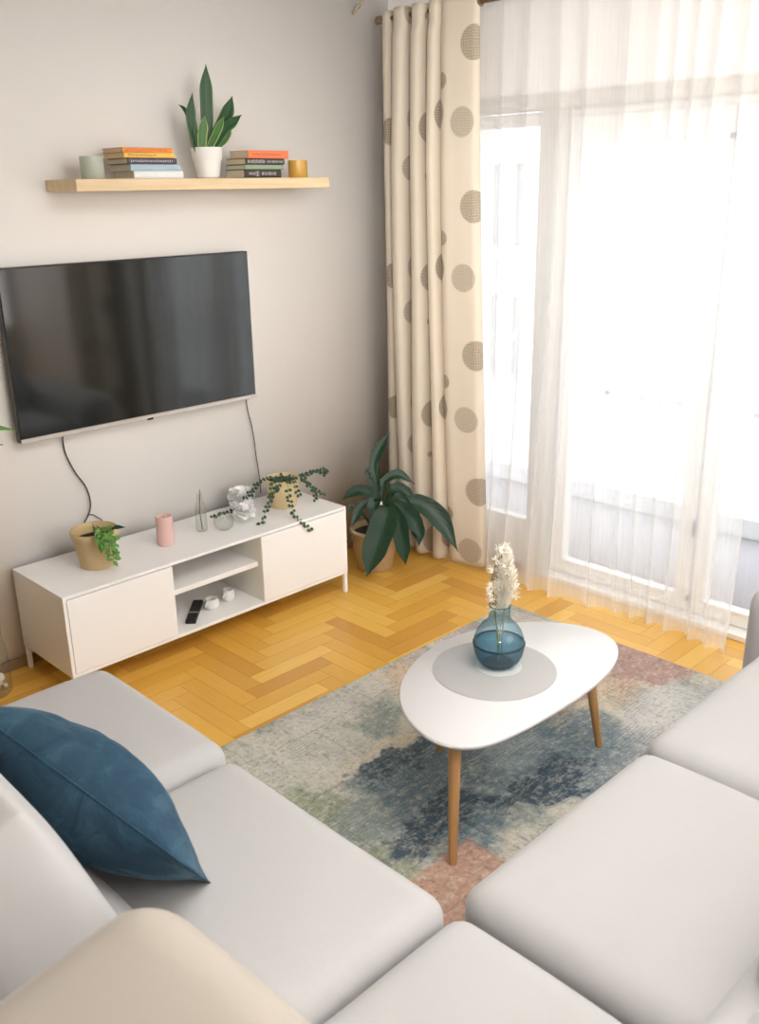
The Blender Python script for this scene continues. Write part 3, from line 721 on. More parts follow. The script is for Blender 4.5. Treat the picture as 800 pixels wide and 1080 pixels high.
# ------------------------------------------------------------------ rug
m = MB()
def rugpt(u, v):
    return (-2.62+(2.62-.405)*u, -3.00+(3.00-1.20)*v, .0125)
RX0, RX1, RY0, RY1 = -2.54, -.405, -2.695, -1.20
rg = box('rug', M['rug'], RX0, RX1, RY0, RY1, .0008, .012, bevel=.004)
tag(rg, 'abstract rug in slate blue, cream and terracotta under the coffee table', 'rug')

# ------------------------------------------------------------------ coffee table
def coffee_table():
    root = empty('coffee_table', (-1.58,-2.07,.012), 'white pebble-shaped coffee table on three splayed wooden legs', 'table')
    P = [V((x, y, 0)) for x, y in DATA['table']]
    c = V((0,0,0))
    for p in P: c += p
    c /= len(P)
    cl = P+P[:1]; S = []
    n = len(P)
    for i in range(n):
        p0, p1, p2, p3 = P[i-1], P[i], P[(i+1)%n], P[(i+2)%n]
        for k in range(5):
            t = k/5; S.append(.5*((2*p1)+(p2-p0)*t+(2*p0-5*p1+4*p2-p3)*t*t+(3*p1-p0-3*p2+p3)*t**3))
    for _ in range(40): S = [(S[i-1]+S[i]*2+S[(i+1)%len(S)])/4 for i in range(len(S))]
    grow = 1.008; zt = .43; N = len(S); mb = MB()
    rings = [(.0, zt), (.986, zt), (.996, zt-.003), (1.0, zt-.009), (.99, zt-.016), (.965, zt-.020), (.0, zt-.020)]
    vs = []; fs = []
    for k, z in rings[1:-1]:
        for s in S: q = c+(s-c)*k*grow; vs.append((q.x, q.y, z))
    for j in range(len(rings)-3):
        for i in range(N): fs.append((j*N+i, j*N+(i+1)%N, (j+1)*N+(i+1)%N, (j+1)*N+i))
    fs.append(tuple(range(N))); fs.append(tuple(reversed(range((len(rings)-3)*N, (len(rings)-2)*N))))
    mb.add(vs, fs); mb.build('tabletop', M['table_white'], root, auto=50)
    tops = {0: (-1.985,-2.20), 1: (-1.245,-2.185), 2: (-1.615,-1.895)}
    feet = {0: (-2.055,-2.255), 1: (-1.190,-2.228), 2: (-1.622,-1.815)}
    for k in range(3):
        m = MB(); a = V((*feet[k], .0125)); b = V((*tops[k], .41))
        m.tube([a, a+(b-a)*.5, b], .0135, 20, .021); m.build('leg', M['beech'], root, auto=50)
    return root
coffee_table()
pm = MB(); pm.lathe([(0,0),(.210,0),(.212,.001),(.210,.0022),(0,.0022)], 72, (-1.60,-2.045,.4303)); o = pm.build('placemat', M['mat_grey'], auto=40)
tag(o, 'round pale grey placemat on the white coffee table', 'placemat')
pm = MB(); pm.lathe([(0,0),(.079,0),(.080,.001),(.078,.002),(0,.002)], 48, (-1.572,-2.042,.4328)); o = pm.build('coaster', M['coaster'], auto=40)
tag(o, 'small pale coaster under the blue glass vase', 'coaster')
VX, VY, VZ = -1.565, -2.035, .4352
def vase():
    root = empty('vase', (VX,VY,VZ), 'round blue glass vase holding dried flowers on the coffee table', 'vase')
    prof = [(0,.0),(.045,.0),(.058,.007),(.072,.020),(.083,.043),(.0885,.070),(.0885,.080),(.085,.103),(.076,.127),(.062,.148),(.047,.162),(.0385,.174),(.036,.190),(.036,.222)]
    R0 = .036
    m = MB(); vs = [(r, z) for r, z in prof]; m.lathe(vs, 64, (VX,VY,VZ)); m.f.pop()
    m.mi.pop(); m.build('glass_body', M['blue_glass'], root)
    m = MB(); m.tube([(VX+R0*math.cos(a), VY+R0*math.sin(a), VZ+.222) for a in [i*2*math.pi/40 for i in range(41)]], .0016, 8); m.build('rim', M['blue_ring'], root)
    wp = [(0,.006),(.043,.006),(.056,.012),(.070,.023),(.081,.045),(.086,.070),(.086,.078),(0,.078)]
    MB().lathe(wp, 64, (VX,VY,VZ)).build('water', M['blue_water'], root, auto=50)
    m = MB(); m.tube([(VX+.0865*math.cos(a), VY+.0865*math.sin(a), VZ+.083) for a in [i*2*math.pi/64 for i in range(65)]], .0042, 10); m.build('glass_ring', M['blue_ring'], root)
    m = MB(); m.lathe([(0,.001),(.040,.001),(.052,.007),(.040,.012),(0,.012)], 48, (VX,VY,VZ)); m.build('thick_base', M['blue_ring'], root)
vase()
def dried_flowers():
    up = V((0,0,1)); rd = random.Random(5)
    # cream plume on the right
    root = empty('dried_plume', (VX,VY,VZ+.02), 'broad cream dried plume standing in the blue vase', 'dried flower')
    m = MB(); base = V((VX+.006,VY-.004,VZ+.02)); side = V((.708,-.706,0))
    top = base+side*.012+up*.20; m.tube([base, base+side*.004+up*.10, top], .0022, 8); m.build('stem', M['dry_stem'], root)
    m = MB(); a0 = V((VX,VY,VZ+.20))+side*.010; a1 = V((VX,VY,VZ+.395))+side*.020
    for i in range(2600):
        t = rd.random(); p = a0+(a1-a0)*t
        ang = rd.uniform(0, 2*math.pi); rr = .040*(math.sin(math.pi*min(1, t*.8+.16)))**.8
        o = V((math.cos(ang), math.sin(ang), 0)); q = p+o*rr*rd.uniform(.5,1.05)+up*rd.uniform(.015,.045)
        p = p+o*rr*.15; w = rd.uniform(.0009,.002); s = (q-p).cross(V((rd.uniform(-1,1), rd.uniform(-1,1), rd.uniform(-1,1)))).normalized()*w
        m.add([p-s, p+s, q+s*.4, q-s*.4], [(0,1,2,3)])
    tuft = m.build('plume', M['plume'], root, smooth=False)
    # spiky cream flower heads along an olive stem on the left
    root = empty('dried_flower_spray', (VX-.01,VY,VZ+.02), 'tall dried flower spray with spiky cream heads and olive stems, left in the blue vase', 'dried flower')
    stems = [[(0,0,0), (-.006,0,.10), (-.018,0,.20), (-.022,0,.30), (-.002,0,.40)], [(0,0,0), (-.004,0,.11), (-.022,0,.20), (-.030,0,.29), (-.016,0,.36)],
             [(0,0,0), (-.010,0,.12), (-.014,0,.21), (-.012,0,.33), (.012,0,.42)], [(0,0,0), (.004,0,.12), (.014,0,.2), (.030,0,.28), (.046,0,.30)]]
    cen = []
    for st in stems:
        pts = [V((VX,VY,VZ+.012))+side*a+V((side.y,-side.x,0))*rd.uniform(-.008,.008)+up*c for a, b, c in st]
        P = catmull(pts, 8); m = MB(); m.tube(P, .0018, 8); m.build('stem', M['dry_stem'], root); cen.append(P)
    m = MB()
    for i in range(420):
        P = cen[i % 3]; p = P[rd.randrange(int(len(P)*.5), len(P))]; d = V((rd.uniform(-1,1), rd.uniform(-1,1), rd.uniform(-.6,1))).normalized()
        L = rd.uniform(.008,.022); s = d.cross(V((rd.uniform(-1,1), rd.uniform(-1,1), .3))).normalized()*.0011
        q = p+d*L; m.add([p-s, p+s, q], [(0,1,2)])
    m.build('twiglets', M['dry_stem'], root, smooth=False)
    heads = [(-.020,.385),(-.002,.41),(.014,.43),(.026,.40),(-.030,.35),(.008,.375),(.030,.36),(-.036,.30),(-.034,.25),(-.028,.215),(.046,.30),(.05,.255),(.043,.335),(-.012,.425),(.020,.345),(.052,.29),(-.012,.355),(-.038,.275)]
    for (a, z) in heads:
        c = V((VX,VY,VZ+z*1.045-.01))+side*a+V((.7,.7,0))*rd.uniform(-.025,.01); m = MB()
        for k in range(42):
            d = V((rd.gauss(0,1), rd.gauss(0,1), rd.gauss(0,1))).normalized(); L = rd.uniform(.011,.021)
            s = d.cross(V((rd.uniform(-1,1), rd.uniform(-1,1), rd.uniform(-1,1)))).normalized()*.0018; q = c+d*L
            m.add([c-s, c+s, q+s*.5, q-s*.5], [(0,1,2,3)])
        m.build('flower_head', M['plume'], root, smooth=False)
dried_flowers()

# ------------------------------------------------------------------ television and cables
TX, TZ = -2.2842, 1.0163
def tv():
    root = empty('television', (TX+.615,0,TZ+.355), 'large black flat television mounted on the wall above the white stand', 'television')
    box('wall_mount', M['black'], TX+.45, TX+.78, -.03, 0, TZ+.2, TZ+.5, root)
    box('casing', M['tv_case'], TX, TX+1.23, -.072, -.03, TZ, TZ+.71, root, bevel=.004)
    box('screen', M['screen'], TX+.004, TX+1.226, -.0745, -.071, TZ+.020, TZ+.706, root, bevel=.0008)
    box('silver_strip', M['silver'], TX+.001, TX+1.229, -.079, -.070, TZ-.001, TZ+.018, root, bevel=.002)
    m = MB(); box('badge', M['black'], TX+.600, TX+.630, -.080, -.07, TZ-.006, TZ+.004, root, bevel=.001)
tv()
def cable(pts, r, label):
    m = MB(); m.tube(catmull(pts, 8), r, 8); o = m.build('cable', M['cable']); tag(o, label, 'cable')
wl = [tuple(p) for p in DATA['wireL']]
cable([(wl[0][0],-.03,1.03)]+wl+[(wl[-1][0]-.01,-.012,.50)], .0035, 'thick black cable curving down the wall under the left end of the television')
cable([tuple(p) for p in DATA['wireL2']]+[(-1.925,-.012,.50)], .0025, 'short thin cable arching on the wall just behind the left pot')
wr = [tuple(p) for p in DATA['wireR']]
cable([(wr[0][0],-.03,1.04)]+wr, .0026, 'thin black cable hanging from the right end of the television')

# ------------------------------------------------------------------ TV stand
SX0, SX1, SY0, SY1, SZT, SZB = -2.385, -.838, -.480, -.030, .474, .1086
def stand():
    root = empty('television_stand', ((SX0+SX1)/2, (SY0+SY1)/2, 0), 'low white television stand with two flat doors and an open middle on slim legs', 'cabinet')
    W = M['white_lacquer']; t = .016
    box('top_panel', W, SX0, SX1, SY0, SY1, SZT-.014, SZT, root)
    box('bottom_panel', W, SX0+t, SX1-t, SY0, SY1, SZB, SZB+.016, root)
    box('side_panel', W, SX0, SX0+t, SY0, SY1, SZB, SZT-.014, root)
    box('side_panel', W, SX1-t, SX1, SY0, SY1, SZB, SZT-.014, root)
    box('back_panel', W, SX0+t, SX1-t, SY1-.006, SY1, SZB+.016, SZT-.014, root)
    D0, D1 = -1.872, -1.385
    box('divider', M['cream_edge'], D0-.012, D0, SY0+.004, SY1-.006, SZB+.016, SZT-.014, root)
    box('divider', M['cream_edge'], D1, D1+.012, SY0+.004, SY1-.006, SZB+.016, SZT-.014, root)
    box('shelf', W, D0, D1, SY0+.035, SY1-.006, .300, .325, root)
    box('door', W, SX0+t+.0008, D0-.001, SY0-.002, SY0+.014, SZB+.0185, SZT-.0175, root, bevel=.0015)
    box('door', W, D1+.001, SX1-t-.0008, SY0-.002, SY0+.014, SZB+.0185, SZT-.0175, root, bevel=.0015)
    for x in (SX0+.012, SX1-.012):
        for y in (SY0+.012, SY1-.012):
            m = MB(); m.box(x-.010, x+.010, y-.010, y+.010, .0, SZB); m.build('leg', W, root, bevel=.002)
stand()

def pot_profile(m, c, r0, r1, h, th=.005, rim=0.0, wob=None):
    pr = [(0,.0),(r0*.96,.0),(r0,.004),(r1,h-rim)] + ([(r1+.004,h-rim),(r1+.005,h)] if rim else [(r1,h)]) + [(r1-th,h),(r1-th*1.2,h-.03),(0,h-.03)]
    m.lathe(pr, 48, c, wob)
def left_pot():
    c = (-2.105,-.262,SZT+.0005); root = empty('potted_trailing_plant', c, 'tan paper pot with a bright green trailing plant on the left end of the stand', 'potted plant')
    wob = lambda a, z: 1+.018*math.sin(3*a+z*20)+.012*math.sin(7*a)+(.03*math.sin(2*a) if z > .12 else 0)
    m = MB(); r0, r1, h = .072,.100,.165
    m.lathe([(0,0),(r0*.95,0),(r0,.004),(r1-.006,h-.03),(r1,h-.026),(r1+.003,h),(r1-.006,h+.001),(r1-.008,h-.02),(r1-.012,h-.045)], 56, c, wob); m.f.pop(); m.mi.pop()
    m.build('pot', M['kraft'], root)
    m = MB(); m.lathe([(0,h-.045),(r1-.013,h-.045)], 40, c); m.f.pop(); m.mi.pop(); m.build('soil', M['soil'], root)
    rd = random.Random(4); lf = MB(); st = MB()
    for s in DATA['strA']:
        P = catmull([tuple(p) for p in s], 6); st.tube([V((c[0],c[1],c[2]+h-.04)), V((P[0].x*.4+c[0]*.6, -.31, P[0].z+.012))]+P, .002, 6)
        for i, p in enumerate(P):
            for k in range(1 + (i % 3 == 0)):
                small_leaf(lf, p, (rd.uniform(-.8,.8), rd.uniform(-.6,0), rd.uniform(-1,.3)), (rd.uniform(-.5,.1), -1, rd.uniform(.2,.9)), rd.uniform(.018,.034), rd.uniform(.012,.02))
    for i in range(16):
        a = rd.uniform(-1.2, 1.4); r = rd.uniform(.0,.06); p = (c[0]+r*math.cos(a)+.02, c[1]+r*math.sin(a), c[2]+h-.03+rd.uniform(0,.012))
        small_leaf(lf, p, (math.cos(a), math.sin(a), rd.uniform(0,.6)), (0,-.3,1), rd.uniform(.02,.036), rd.uniform(.013,.02))
    st.build('stem', M['stem_green'], root); lf.build('foliage', M['leaf_fresh'], root)
    m = MB(); q = [V(p) for p in DATA['leafA']]; blade(m, [q[0]+V((0,0,-.006)), q[1], q[2]], [.012,.022,.002], (-.2,-.6,.8)); m.build('leaf', M['leaf_lily'], root)
left_pot()
def right_pot():
    c = (-1.045,-.235,SZT+.0005); root = empty('potted_string_plant', c, 'straw-coloured pot of thin leafy strings spilling over the right end of the stand', 'potted plant')
    m = MB(); r0, r1, h = .066,.088,.150
    m.lathe([(0,0),(r0*.95,0),(r0,.004),(r1,h),(r1-.005,h+.001),(r1-.007,h-.02)], 56, c); m.f.pop(); m.mi.pop()
    m.build('pot', M['kraft_light'], root)
    m = MB(); m.lathe([(0,h-.02),(r1-.008,h-.02)], 40, c); m.f.pop(); m.mi.pop(); m.build('soil', M['soil'], root)
    rd = random.Random(8); 
    for s in DATA['string']:
        P = catmull([tuple(p) for p in s], 7); st = MB(); st.tube(P, .0013, 6); so = st.build('stem', M['stem_green'], root)
        lf = MB()
        for i in range(0, len(P), 3):
            for k in range(2):
                sd = 1 if k else -1
                small_leaf(lf, P[i], (sd*rd.uniform(.5,1), rd.uniform(-.5,.1), rd.uniform(-.4,.5)), (rd.uniform(-.4,.4), -1, .6), rd.uniform(.016,.025), rd.uniform(.014,.021))
        lf.build('foliage', M['leaf_small'], root)
    lf = MB()
    for i in range(34):
        a = rd.uniform(0, 6.28); r = rd.uniform(.0,.078); p = (c[0]+r*math.cos(a), c[1]+r*math.sin(a), c[2]+h-.018+rd.uniform(0,.014))
        small_leaf(lf, p, (math.cos(a), math.sin(a), rd.uniform(-.1,.8)), (0,-.3,1), rd.uniform(.014,.024), rd.uniform(.012,.018))
    lf.build('foliage', M['leaf_small'], root)
right_pot()
m = MB(); c = (-1.762,-.265,SZT+.0005); m.lathe([(0,0),(.036,0),(.039,.003),(.039,.133),(.037,.137),(.031,.137),(.024,.128),(0,.126)], 40, c)
cand = empty('pillar_candle', c, 'pink pillar candle on the white stand', 'candle'); m.build('wax', M['candle_pink'], cand, auto=40)
m = MB(); m.tube([(c[0],c[1],c[2]+.124), (c[0]+.001,c[1],c[2]+.136)], .001, 6); m.build('wick', M['cable'], cand)
def bottle():
    c = (-1.545,-.235,SZT+.0005); root = empty('glass_bottle', c, 'narrow clear glass bottle with a brown twig between candle and white flowers', 'bottle')
    m = MB(); m.lathe([(0,0),(.024,0),(.027,.006),(.026,.10),(.020,.135),(.014,.15),(.013,.185),(.015,.188)], 32, c); m.f.pop(); m.mi.pop(); m.build('glass', M['clear_glass'], root)
    m = MB(); m.tube([(c[0]+.003,c[1],c[2]+.004), (c[0]-.004,c[1],c[2]+.09), (c[0]+.002,c[1]-.004,c[2]+.205)], .0028, 8); m.build('twig', M['twine'], root)
bottle()
m = MB(); c = (-1.462,-.30,SZT+.0005); m.lathe([(0,.0),(.025,0),(.042,.014),(.049,.036),(.046,.058),(.036,.070),(.034,.074)], 40, c); m.f.pop(); m.mi.pop()
o = m.build('glass_bowl', M['clear_glass']); tag(o, 'small round clear glass bowl in front of the bottle', 'bowl')
def paper_flower(c, r, rs, label):
    rd = random.Random(rs); root = empty('paper_flower', c, label, 'ornament')
    m = MB(); cz = V(c)+V((0,0,r*.98))
    for ring, (n, tilt, rr) in enumerate(((6,.15,1.0),(6,.65,.95),(5,1.05,.8),(4,1.35,.6),(6,-.45,.92))):
        for k in range(n):
            a = 2*math.pi*(k+.5*(ring % 2))/n+rd.uniform(-.1,.1)
            d = V((math.cos(a)*math.cos(tilt), math.sin(a)*math.cos(tilt), math.sin(tilt)))
            s = V((-math.sin(a), math.cos(a), 0)); u = d.cross(s)
            def f(p, q, d=d, s=s, u=u, rr=rr):
                w = math.sin(math.pi*min(1, .15+p*.75))
                return cz+d*r*rr*p+s*(q-.5)*1.35*r*rr*w+u*r*.28*rr*((q-.5)**2*3*p-.5*p*p)
            m.grid(f, 6, 6)
    m.build('petals', M['paperw'], root)
paper_flower((-1.335,-.30,SZT+.0005), .058, 3, 'white paper flower lying at the front of the stand top')
paper_flower((-1.235,-.135,SZT+.0005), .072, 6, 'larger white paper flower at the back of the stand beside the straw pot')
# open middle: remote and two small cups
def remote():
    root = empty('remote_control', (-1.685,-.345,SZB+.017), 'black remote control with a silver band in the open middle of the stand', 'remote control')
    a, b = V((-1.772,-.425,0)), V((-1.612,-.255,0)); d = (b-a).normalized(); s = V((d.y,-d.x,0)); w = .024
    def slab(t0, t1, z0, z1, wd):
        m = MB(); L = (b-a).length; P = [a+d*L*t0-s*wd, a+d*L*t0+s*wd, a+d*L*t1+s*wd, a+d*L*t1-s*wd]
        m.add([(p.x,p.y,z) for z in (z0,z1) for p in P], [(3,2,1,0),(4,5,6,7),(0,1,5,4),(1,2,6,5),(2,3,7,6),(3,0,4,7)]); return m
    z = SZB+.0165
    slab(0,1,z,z+.018,w).build('body', M['black'], root, bevel=.004)
    slab(.36,.41,z+.0165,z+.0188,w*.98).build('silver_band', M['silver'], root, bevel=.0005)
    for i in range(4):
        for j in range(3):
            t = .52+i*.1; m = slab(t, t+.045, z+.0165, z+.0196, .0045)
            for q, v in enumerate(m.v): m.v[q] = (v[0]+s.x*(j-1)*.014, v[1]+s.y*(j-1)*.014, v[2])
            m.build('button', M['tv_case'], root, bevel=.001)
remote()
def cup(c, lab, r=.034, h=.052, tilt=0):
    root = empty('small_cup', c, lab, 'cup', None)
    m = MB(); m.lathe([(0,0),(r*.7,0),(r*.95,.008),(r,h*.5),(r*.86,h),(r*.74,h),(r*.8,h*.6),(0,h*.55)], 36, c); m.build('body', M['ceramic'], root, auto=60)
    m = MB(); m.lathe([(0,h*.62),(r*.76,h*.62)], 30, c); m.f.pop(); m.mi.pop(); m.build('inside', M['grey_hole'], root)
    m = MB(); m.tube([(c[0]-r*.8, c[1]-.01, c[2]+h*.75), (c[0]-r*1.4, c[1]-.015, c[2]+h*.55), (c[0]-r*.9, c[1]-.01, c[2]+h*.3)], .004, 8); m.build('handle', M['ceramic'], root)
cup((-1.600,-.350,SZB+.0165), 'small white cup with a dark opening right beside the remote control', .035, .05)
cup((-1.488,-.330,SZB+.0165), 'small white cup further right of the remote control in the open middle of the stand', .031, .055)

# ------------------------------------------------------------------ wall shelf and what stands on it
HX0, HX1, HZ, HD = -1.9973, -.6762, 2.0537, .2547
o = box('wall_shelf', M['birch'], HX0, HX1, -HD, 0, HZ-.047, HZ, bevel=.003); tag(o, 'long pale birch floating shelf on the wall above the television', 'shelf')
def lidded(name, c, r, h, mat, label, cat):
    root = empty(name, c, label, cat)
    m = MB(); m.lathe([(0,0),(r*.95,0),(r,.004),(r,h-.004),(r*.985,h),(r*.93,h),(r*.92,h-.012),(0,h-.012)], 44, c); m.build('body', mat, root, auto=50)
    m = MB(); m.lathe([(0,h-.011),(r*.91,h-.011)], 32, c); m.f.pop(); m.mi.pop(); m.build('wax', M['page'], root)
lidded('candle_jar', (-1.872,-.165,HZ+.0005), .047, .086, M['jar_grey'], 'sage grey candle jar at the left end of the shelf', 'candle jar')
lidded('candle_jar', (-.795,-.165,HZ+.0005), .046, .078, M['jar_yellow'], 'amber yellow candle jar at the right end of the shelf', 'candle jar')
def cover(name, c, r=.5): return plain('cover_'+name, c, r, .05, 30)
def book(x0, x1, y0, y1, z, th, colr, text, label, group, rot=0, bands=None, rounded=False):
    c = ((x0+x1)/2, (y0+y1)/2, z); root = empty('book', c, label, 'book', group)
    mat = cover(text or 'x', colr); t = .0022
    yf = y0   # spine at y0 (front)
    m = MB(); m.box(x0,x1,y0,y1,z,z+t); m.box(x0,x1,y0,y1,z+th-t,z+th)
    # curved spine
    n = 8; vs = []
    for i in range(n+1):
        a = -math.pi/2+math.pi*i/n
        for x in (x0, x1): vs.append((x, y0-.004*math.cos(a), z+th/2+th/2*math.sin(a)))
        for x in (x0, x1): vs.append((x, y0+.003-.002*math.cos(a), z+th/2+(th/2-.001)*math.sin(a)))
    fs = []
    for i in range(n):
        a = i*4; b = a+4
        fs += [(a,a+1,b+1,b), (a+3,a+2,b+2,b+3), (a+2,a,b,b+2), (a+1,a+3,b+3,b+1)]
    m.add(vs, fs); m.build('cover', mat, root, smooth=False)
    m = MB(); m.box(x0+.003, x1-.003, y0+.004, y1-.004, z+t, z+th-t); m.build('pages', M['page'], root, smooth=False)
    if bands:
        zc = z+th/2
        m = MB(); rd = random.Random(len(label)*7+int(th*10000))
        for (u0, u1, hh, colk) in bands:
            u = u0
            while u < u1:
                w = rd.uniform(.0035,.0065); hq = th*hh*rd.uniform(.75,1.0)
                xx = x0+(x1-x0)*u
                m.box(xx, xx+w*.32, y0-.0046, y0-.0036, zc-hq/2, zc+hq/2)
                if rd.random() < .6: zz = zc+rd.choice((-1,0,1))*hq*.42; m.box(xx, xx+w*.8, y0-.0046, y0-.0036, zz-.0009, zz+.0009)
                u += (w+.0022)/(x1-x0)
        m.build('spine_lettering', M['letter_'+bands[0][3]], root, smooth=False)
    if rot:
        root.rotation_euler.z = rot
M['letter_light'] = plain('pale_lettering', (.75,.72,.68), .6); M['letter_dark'] = plain('dark_lettering', (.10,.06,.05), .6); M['letter_red'] = plain('red_lettering', (.45,.08,.03), .6)
gl, gr = 'books in the left stack on the shelf', 'books in the right stack on the shelf'
z = HZ+.0005
BL = [(.030,(.78,.79,.79),'white',-1.722,-1.485,[(.85,.93,.3,'light')],'white book at the bottom of the left stack on the shelf'),
      (.026,(.38,.50,.56),'light_blue',-1.735,-1.497,None,'light blue book second from the bottom of the left stack'),
      (.024,(.085,.07,.10),'plum',-1.745,-1.512,[(.06,.9,.4,'light')],'dark plum book in the middle of the left stack on the shelf'),
      (.021,(.83,.50,.10),'yellow',-1.760,-1.520,[(.08,.62,.45,'dark')],'yellow book just under the orange one of the left stack'),
      (.019,(.80,.27,.06),'orange',-1.765,-1.530,[(.06,.9,.5,'red')],'orange book on top of the left stack on the shelf')]
for th, c_, nm, x0, x1, bd, lab in BL:
    book(x0, x1, -.225, -.065, z, th-.0006, c_, nm, lab, gl, 0, bd); z += th
z = HZ+.0005
BR = [(.036,(.045,.035,.033),'black',-1.160,-.950,[(.12,.28,.35,'light'),(.30,.38,.7,'light'),(.46,.85,.4,'light')],'black book at the bottom of the right stack beside the snake plant'),
      (.020,(.28,.36,.24),'sage_green',-1.155,-.937,None,'thin sage green book between the two dark books of the right stack'),
      (.027,(.05,.04,.04),'charcoal',-1.150,-.928,[(.05,.5,.6,'light'),(.55,.95,.35,'light')],'charcoal book with pale lettering under the coral one'),
      (.034,(.80,.20,.08),'coral',-1.135,-.902,[(.1,.8,.3,'red')],'coral red book on top of the right stack on the shelf')]
for th, c_, nm, x0, x1, bd, lab in BR:
    book(x0, x1, -.225, -.085, z, th-.0006, c_, nm, lab, gr, 0, bd); z += th

def snake_plant():
    c = (-1.292,-.135,HZ+.0005); root = empty('snake_plant', c, 'snake plant with upright pointed leaves in a white pot on the shelf', 'potted plant')
    m = MB(); pr = [(0,0),(.044,0),(.050,.004)]
    for i in range(7): z = .012+i*.009; pr += [(.052+.0025*i*.6, z), (.0505+.0025*i*.6, z+.0045)]
    pr += [(.066,.080),(.070,.121),(.071,.128),(.066,.129),(.063,.112),(0,.110)]
    m.lathe(pr, 56, c); m.build('pot', M['pot_white'], root, auto=70)
    m = MB(); m.lathe([(0,.113),(.062,.113)], 32, c); m.f.pop(); m.mi.pop(); m.build('soil', M['soil'], root)
    PX = 1/212
    for i, (pts, w) in enumerate(DATA['snake']):
        pts = [V(p) for p in pts]
        b = V((c[0]+(pts[0].x-c[0])*.6, c[1]+(pts[0].y-c[1])*.6, c[2]+.115))
        pts = [b]+pts; n = len(pts); W = w*PX*1.05
        prof = {5: [.55,.75,.95,.95,.03]}[5] if w > 4 else [.6,.8,1,.9,.05]
        m = MB(); blade(m, pts, [W*k for k in prof[:n]], (-.35,-.85,.15), .22, 8)
        m.build('leaf', M['leaf_snake_edge'] if i in (5,6,7) else M['leaf_snake'], root, solid=.0016)
snake_plant()

# ------------------------------------------------------------------ peace lily in the corner
def lily():
    c = (-.500,-.335,0.001); root = empty('peace_lily', c, 'broad-leaved dark green peace lily in a tan pot on the floor by the drape', 'potted plant')
    m = MB(); r0, r1, h = .098,.128,.235
    m.lathe([(0,0),(r0*.95,0),(r0,.006),(.118,.12),(r1,h-.02),(r1+.005,h-.018),(r1+.006,h),(r1-.008,h),(r1-.012,h-.03)], 56, c); m.f.pop(); m.mi.pop()
    m.build('pot', M['basket'], root)
    m = MB(); m.lathe([(0,h-.03),(r1-.013,h-.03)], 40, c); m.f.pop(); m.mi.pop(); m.build('soil', M['soil'], root)
    PX = 1/218
    for i, (pts, w) in enumerate(DATA['lily']):
        pts = [V(p) for p in pts]; pts[0] = V((c[0]+(pts[0].x-c[0])*.5, c[1]+(pts[0].y-c[1])*.5, h-.04))
        m = MB(); W = [max(.004, a*PX*1.05) for a in w]; W[-1] = .002
        blade(m, pts, W, (-.62,-.62,.48), .30, 8); m.build('leaf', M['leaf_lily'], root)
    # two pale buds
    for p in ((-.505,-.40,.36), (-.495,-.43,.30)):
        m = MB(); q = V(p); m.tube([V((c[0],c[1],h-.04)), q*.5+V((c[0],c[1],h-.04))*.5+V((0,-.02,.02)), q], .002, 6)
        m.build('stem', M['stem_green'], root)
        m = MB(); m.lathe([(0,0),(.006,.008),(.008,.02),(.005,.034),(0,.042)], 16, p); m.build('bud', M['plume'], root)
lily()

# ------------------------------------------------------------------ glass floor vase with a branch, at the left edge
def floor_vase():
    c = (-2.592,-.150,0.001); root = empty('glass_floor_vase', c, 'tall clear glass floor vase with a leafy branch left of the stand', 'vase')
    m = MB(); m.lathe([(0,0),(.070,0),(.078,.01),(.084,.12),(.078,.20),(.066,.27),(.070,.33)], 48, c); m.f.pop(); m.mi.pop(); m.build('glass', M['clear_glass'], root)
    m = MB(); rd = random.Random(2)
    for i in range(46):
        a = rd.uniform(0,6.28); r = rd.uniform(0,.055); q = V((c[0]+r*math.cos(a), c[1]+r*math.sin(a), .02+rd.uniform(0,.07)))
        s = rd.uniform(.009,.014); m.lathe([(0,-s),(s*.7,-s*.7),(s,0),(s*.7,s*.7),(0,s)], 10, q)
    m.build('pebbles', M['white_stone'], root)['kind'] = 'stuff'
    m = MB(); m.tube(catmull([(c[0],c[1],.03), (c[0]-.02,c[1],.5), (c[0]+.03,c[1],.9), (c[0]+.12,c[1]+.02,1.05)], 8), .004, 8); m.build('branch', M['stem_green'], root)
    for pts, w in (([(-2.53,-.13,1.05), (-2.44,-.12,1.12), (-2.305,-.10,1.085)], .035), ([(-2.53,-.13,1.04), (-2.45,-.11,1.05), (-2.37,-.10,1.037)], .02), ([(-2.60,-.15,.95), (-2.68,-.12,1.03), (-2.76,-.12,1.0)], .04), ([(-2.58,-.14,.98), (-2.60,-.2,1.1), (-2.63,-.25,1.16)], .04)):
        m = MB(); blade(m, pts, [.006, w, .003], (-.1,-.8,.6), .2, 8); m.build('leaf', M['leaf_fresh'] if w != .02 else M['leaf_lily'], root)
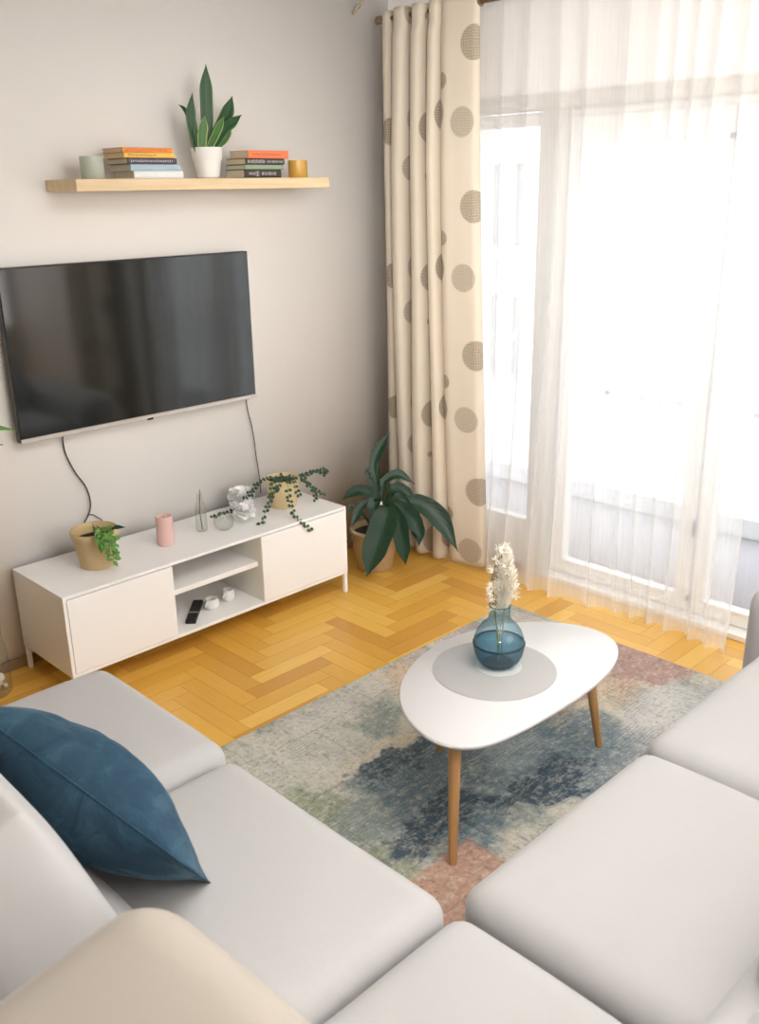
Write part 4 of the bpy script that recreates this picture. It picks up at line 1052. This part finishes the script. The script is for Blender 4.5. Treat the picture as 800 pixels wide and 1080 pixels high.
floor_vase()
# small tan hooks high on the wall
hk = empty('wall_hook', (-.24,0,2.84), 'small tan wall hook high up left of the dotted drape', 'hook')
m = MB(); m.tube([(-.25,-.001,2.83), (-.25,-.02,2.845), (-.243,-.035,2.87)], .006, 8); m.build('prong', M['hook'], hk)
m = MB(); m.tube([(-.215,-.001,2.86), (-.215,-.02,2.875), (-.208,-.035,2.90)], .006, 8); m.build('prong', M['hook'], hk)

# ------------------------------------------------------------------ light
def area(name, loc, rot, sx, sy, power, color=(1,1,1)):
    l = bpy.data.lights.new(name, 'AREA'); l.shape = 'RECTANGLE'; l.size = sx; l.size_y = sy; l.energy = power; l.color = color
    o = bpy.data.objects.new(name, l); col.objects.link(o); o.location = loc; o.rotation_euler = rot; return o
area('ceiling_light', (-2.2,-2.7,2.95), (R(12),0,0), 1.6, 1.6, 42, (.99,.99,1))
area('bounce_fill', (-2.0,-4.7,2.1), (R(180),0,0), 1.2, .6, 104, (.975,.985,1))  # added fill behind the camera, bounced off the ceiling to even the room
area('rear_fill', (-1.2,-5.12,1.75), (R(94),0,0), 2.2, 1.8, 36, (1,1,1))  # fill added behind the camera to brighten the back wall; no window here
aim = area('corner_fill', (-4.5,-4.9,2.45), (V((1.3,0,1.85))-V((-4.5,-4.9,2.45))).to_track_quat('-Z','Y').to_euler(), .9, .9, 15, (1,.99,.98))  # unseen aimed fill, added to lift the corner, drape and sheer
aim.data.spread = R(44)
wd = bpy.data.worlds.new('world'); scene.world = wd; wd.use_nodes = True
bg = wd.node_tree.nodes['Background']; bg.inputs[0].default_value = (.985,.99,1,1); bg.inputs[1].default_value = 2.1
scene.view_settings.view_transform = 'Standard'
scene.view_settings.look = 'None'
scene.view_settings.exposure = 0.17
scene.view_settings.gamma = 1.0
scene.cycles.max_bounces = 10; scene.cycles.transparent_max_bounces = 24
scene.cycles.diffuse_bounces = 5
scene.cycles.sample_clamp_indirect = 6
scene.cycles.caustics_reflective = False; scene.cycles.caustics_refractive = False
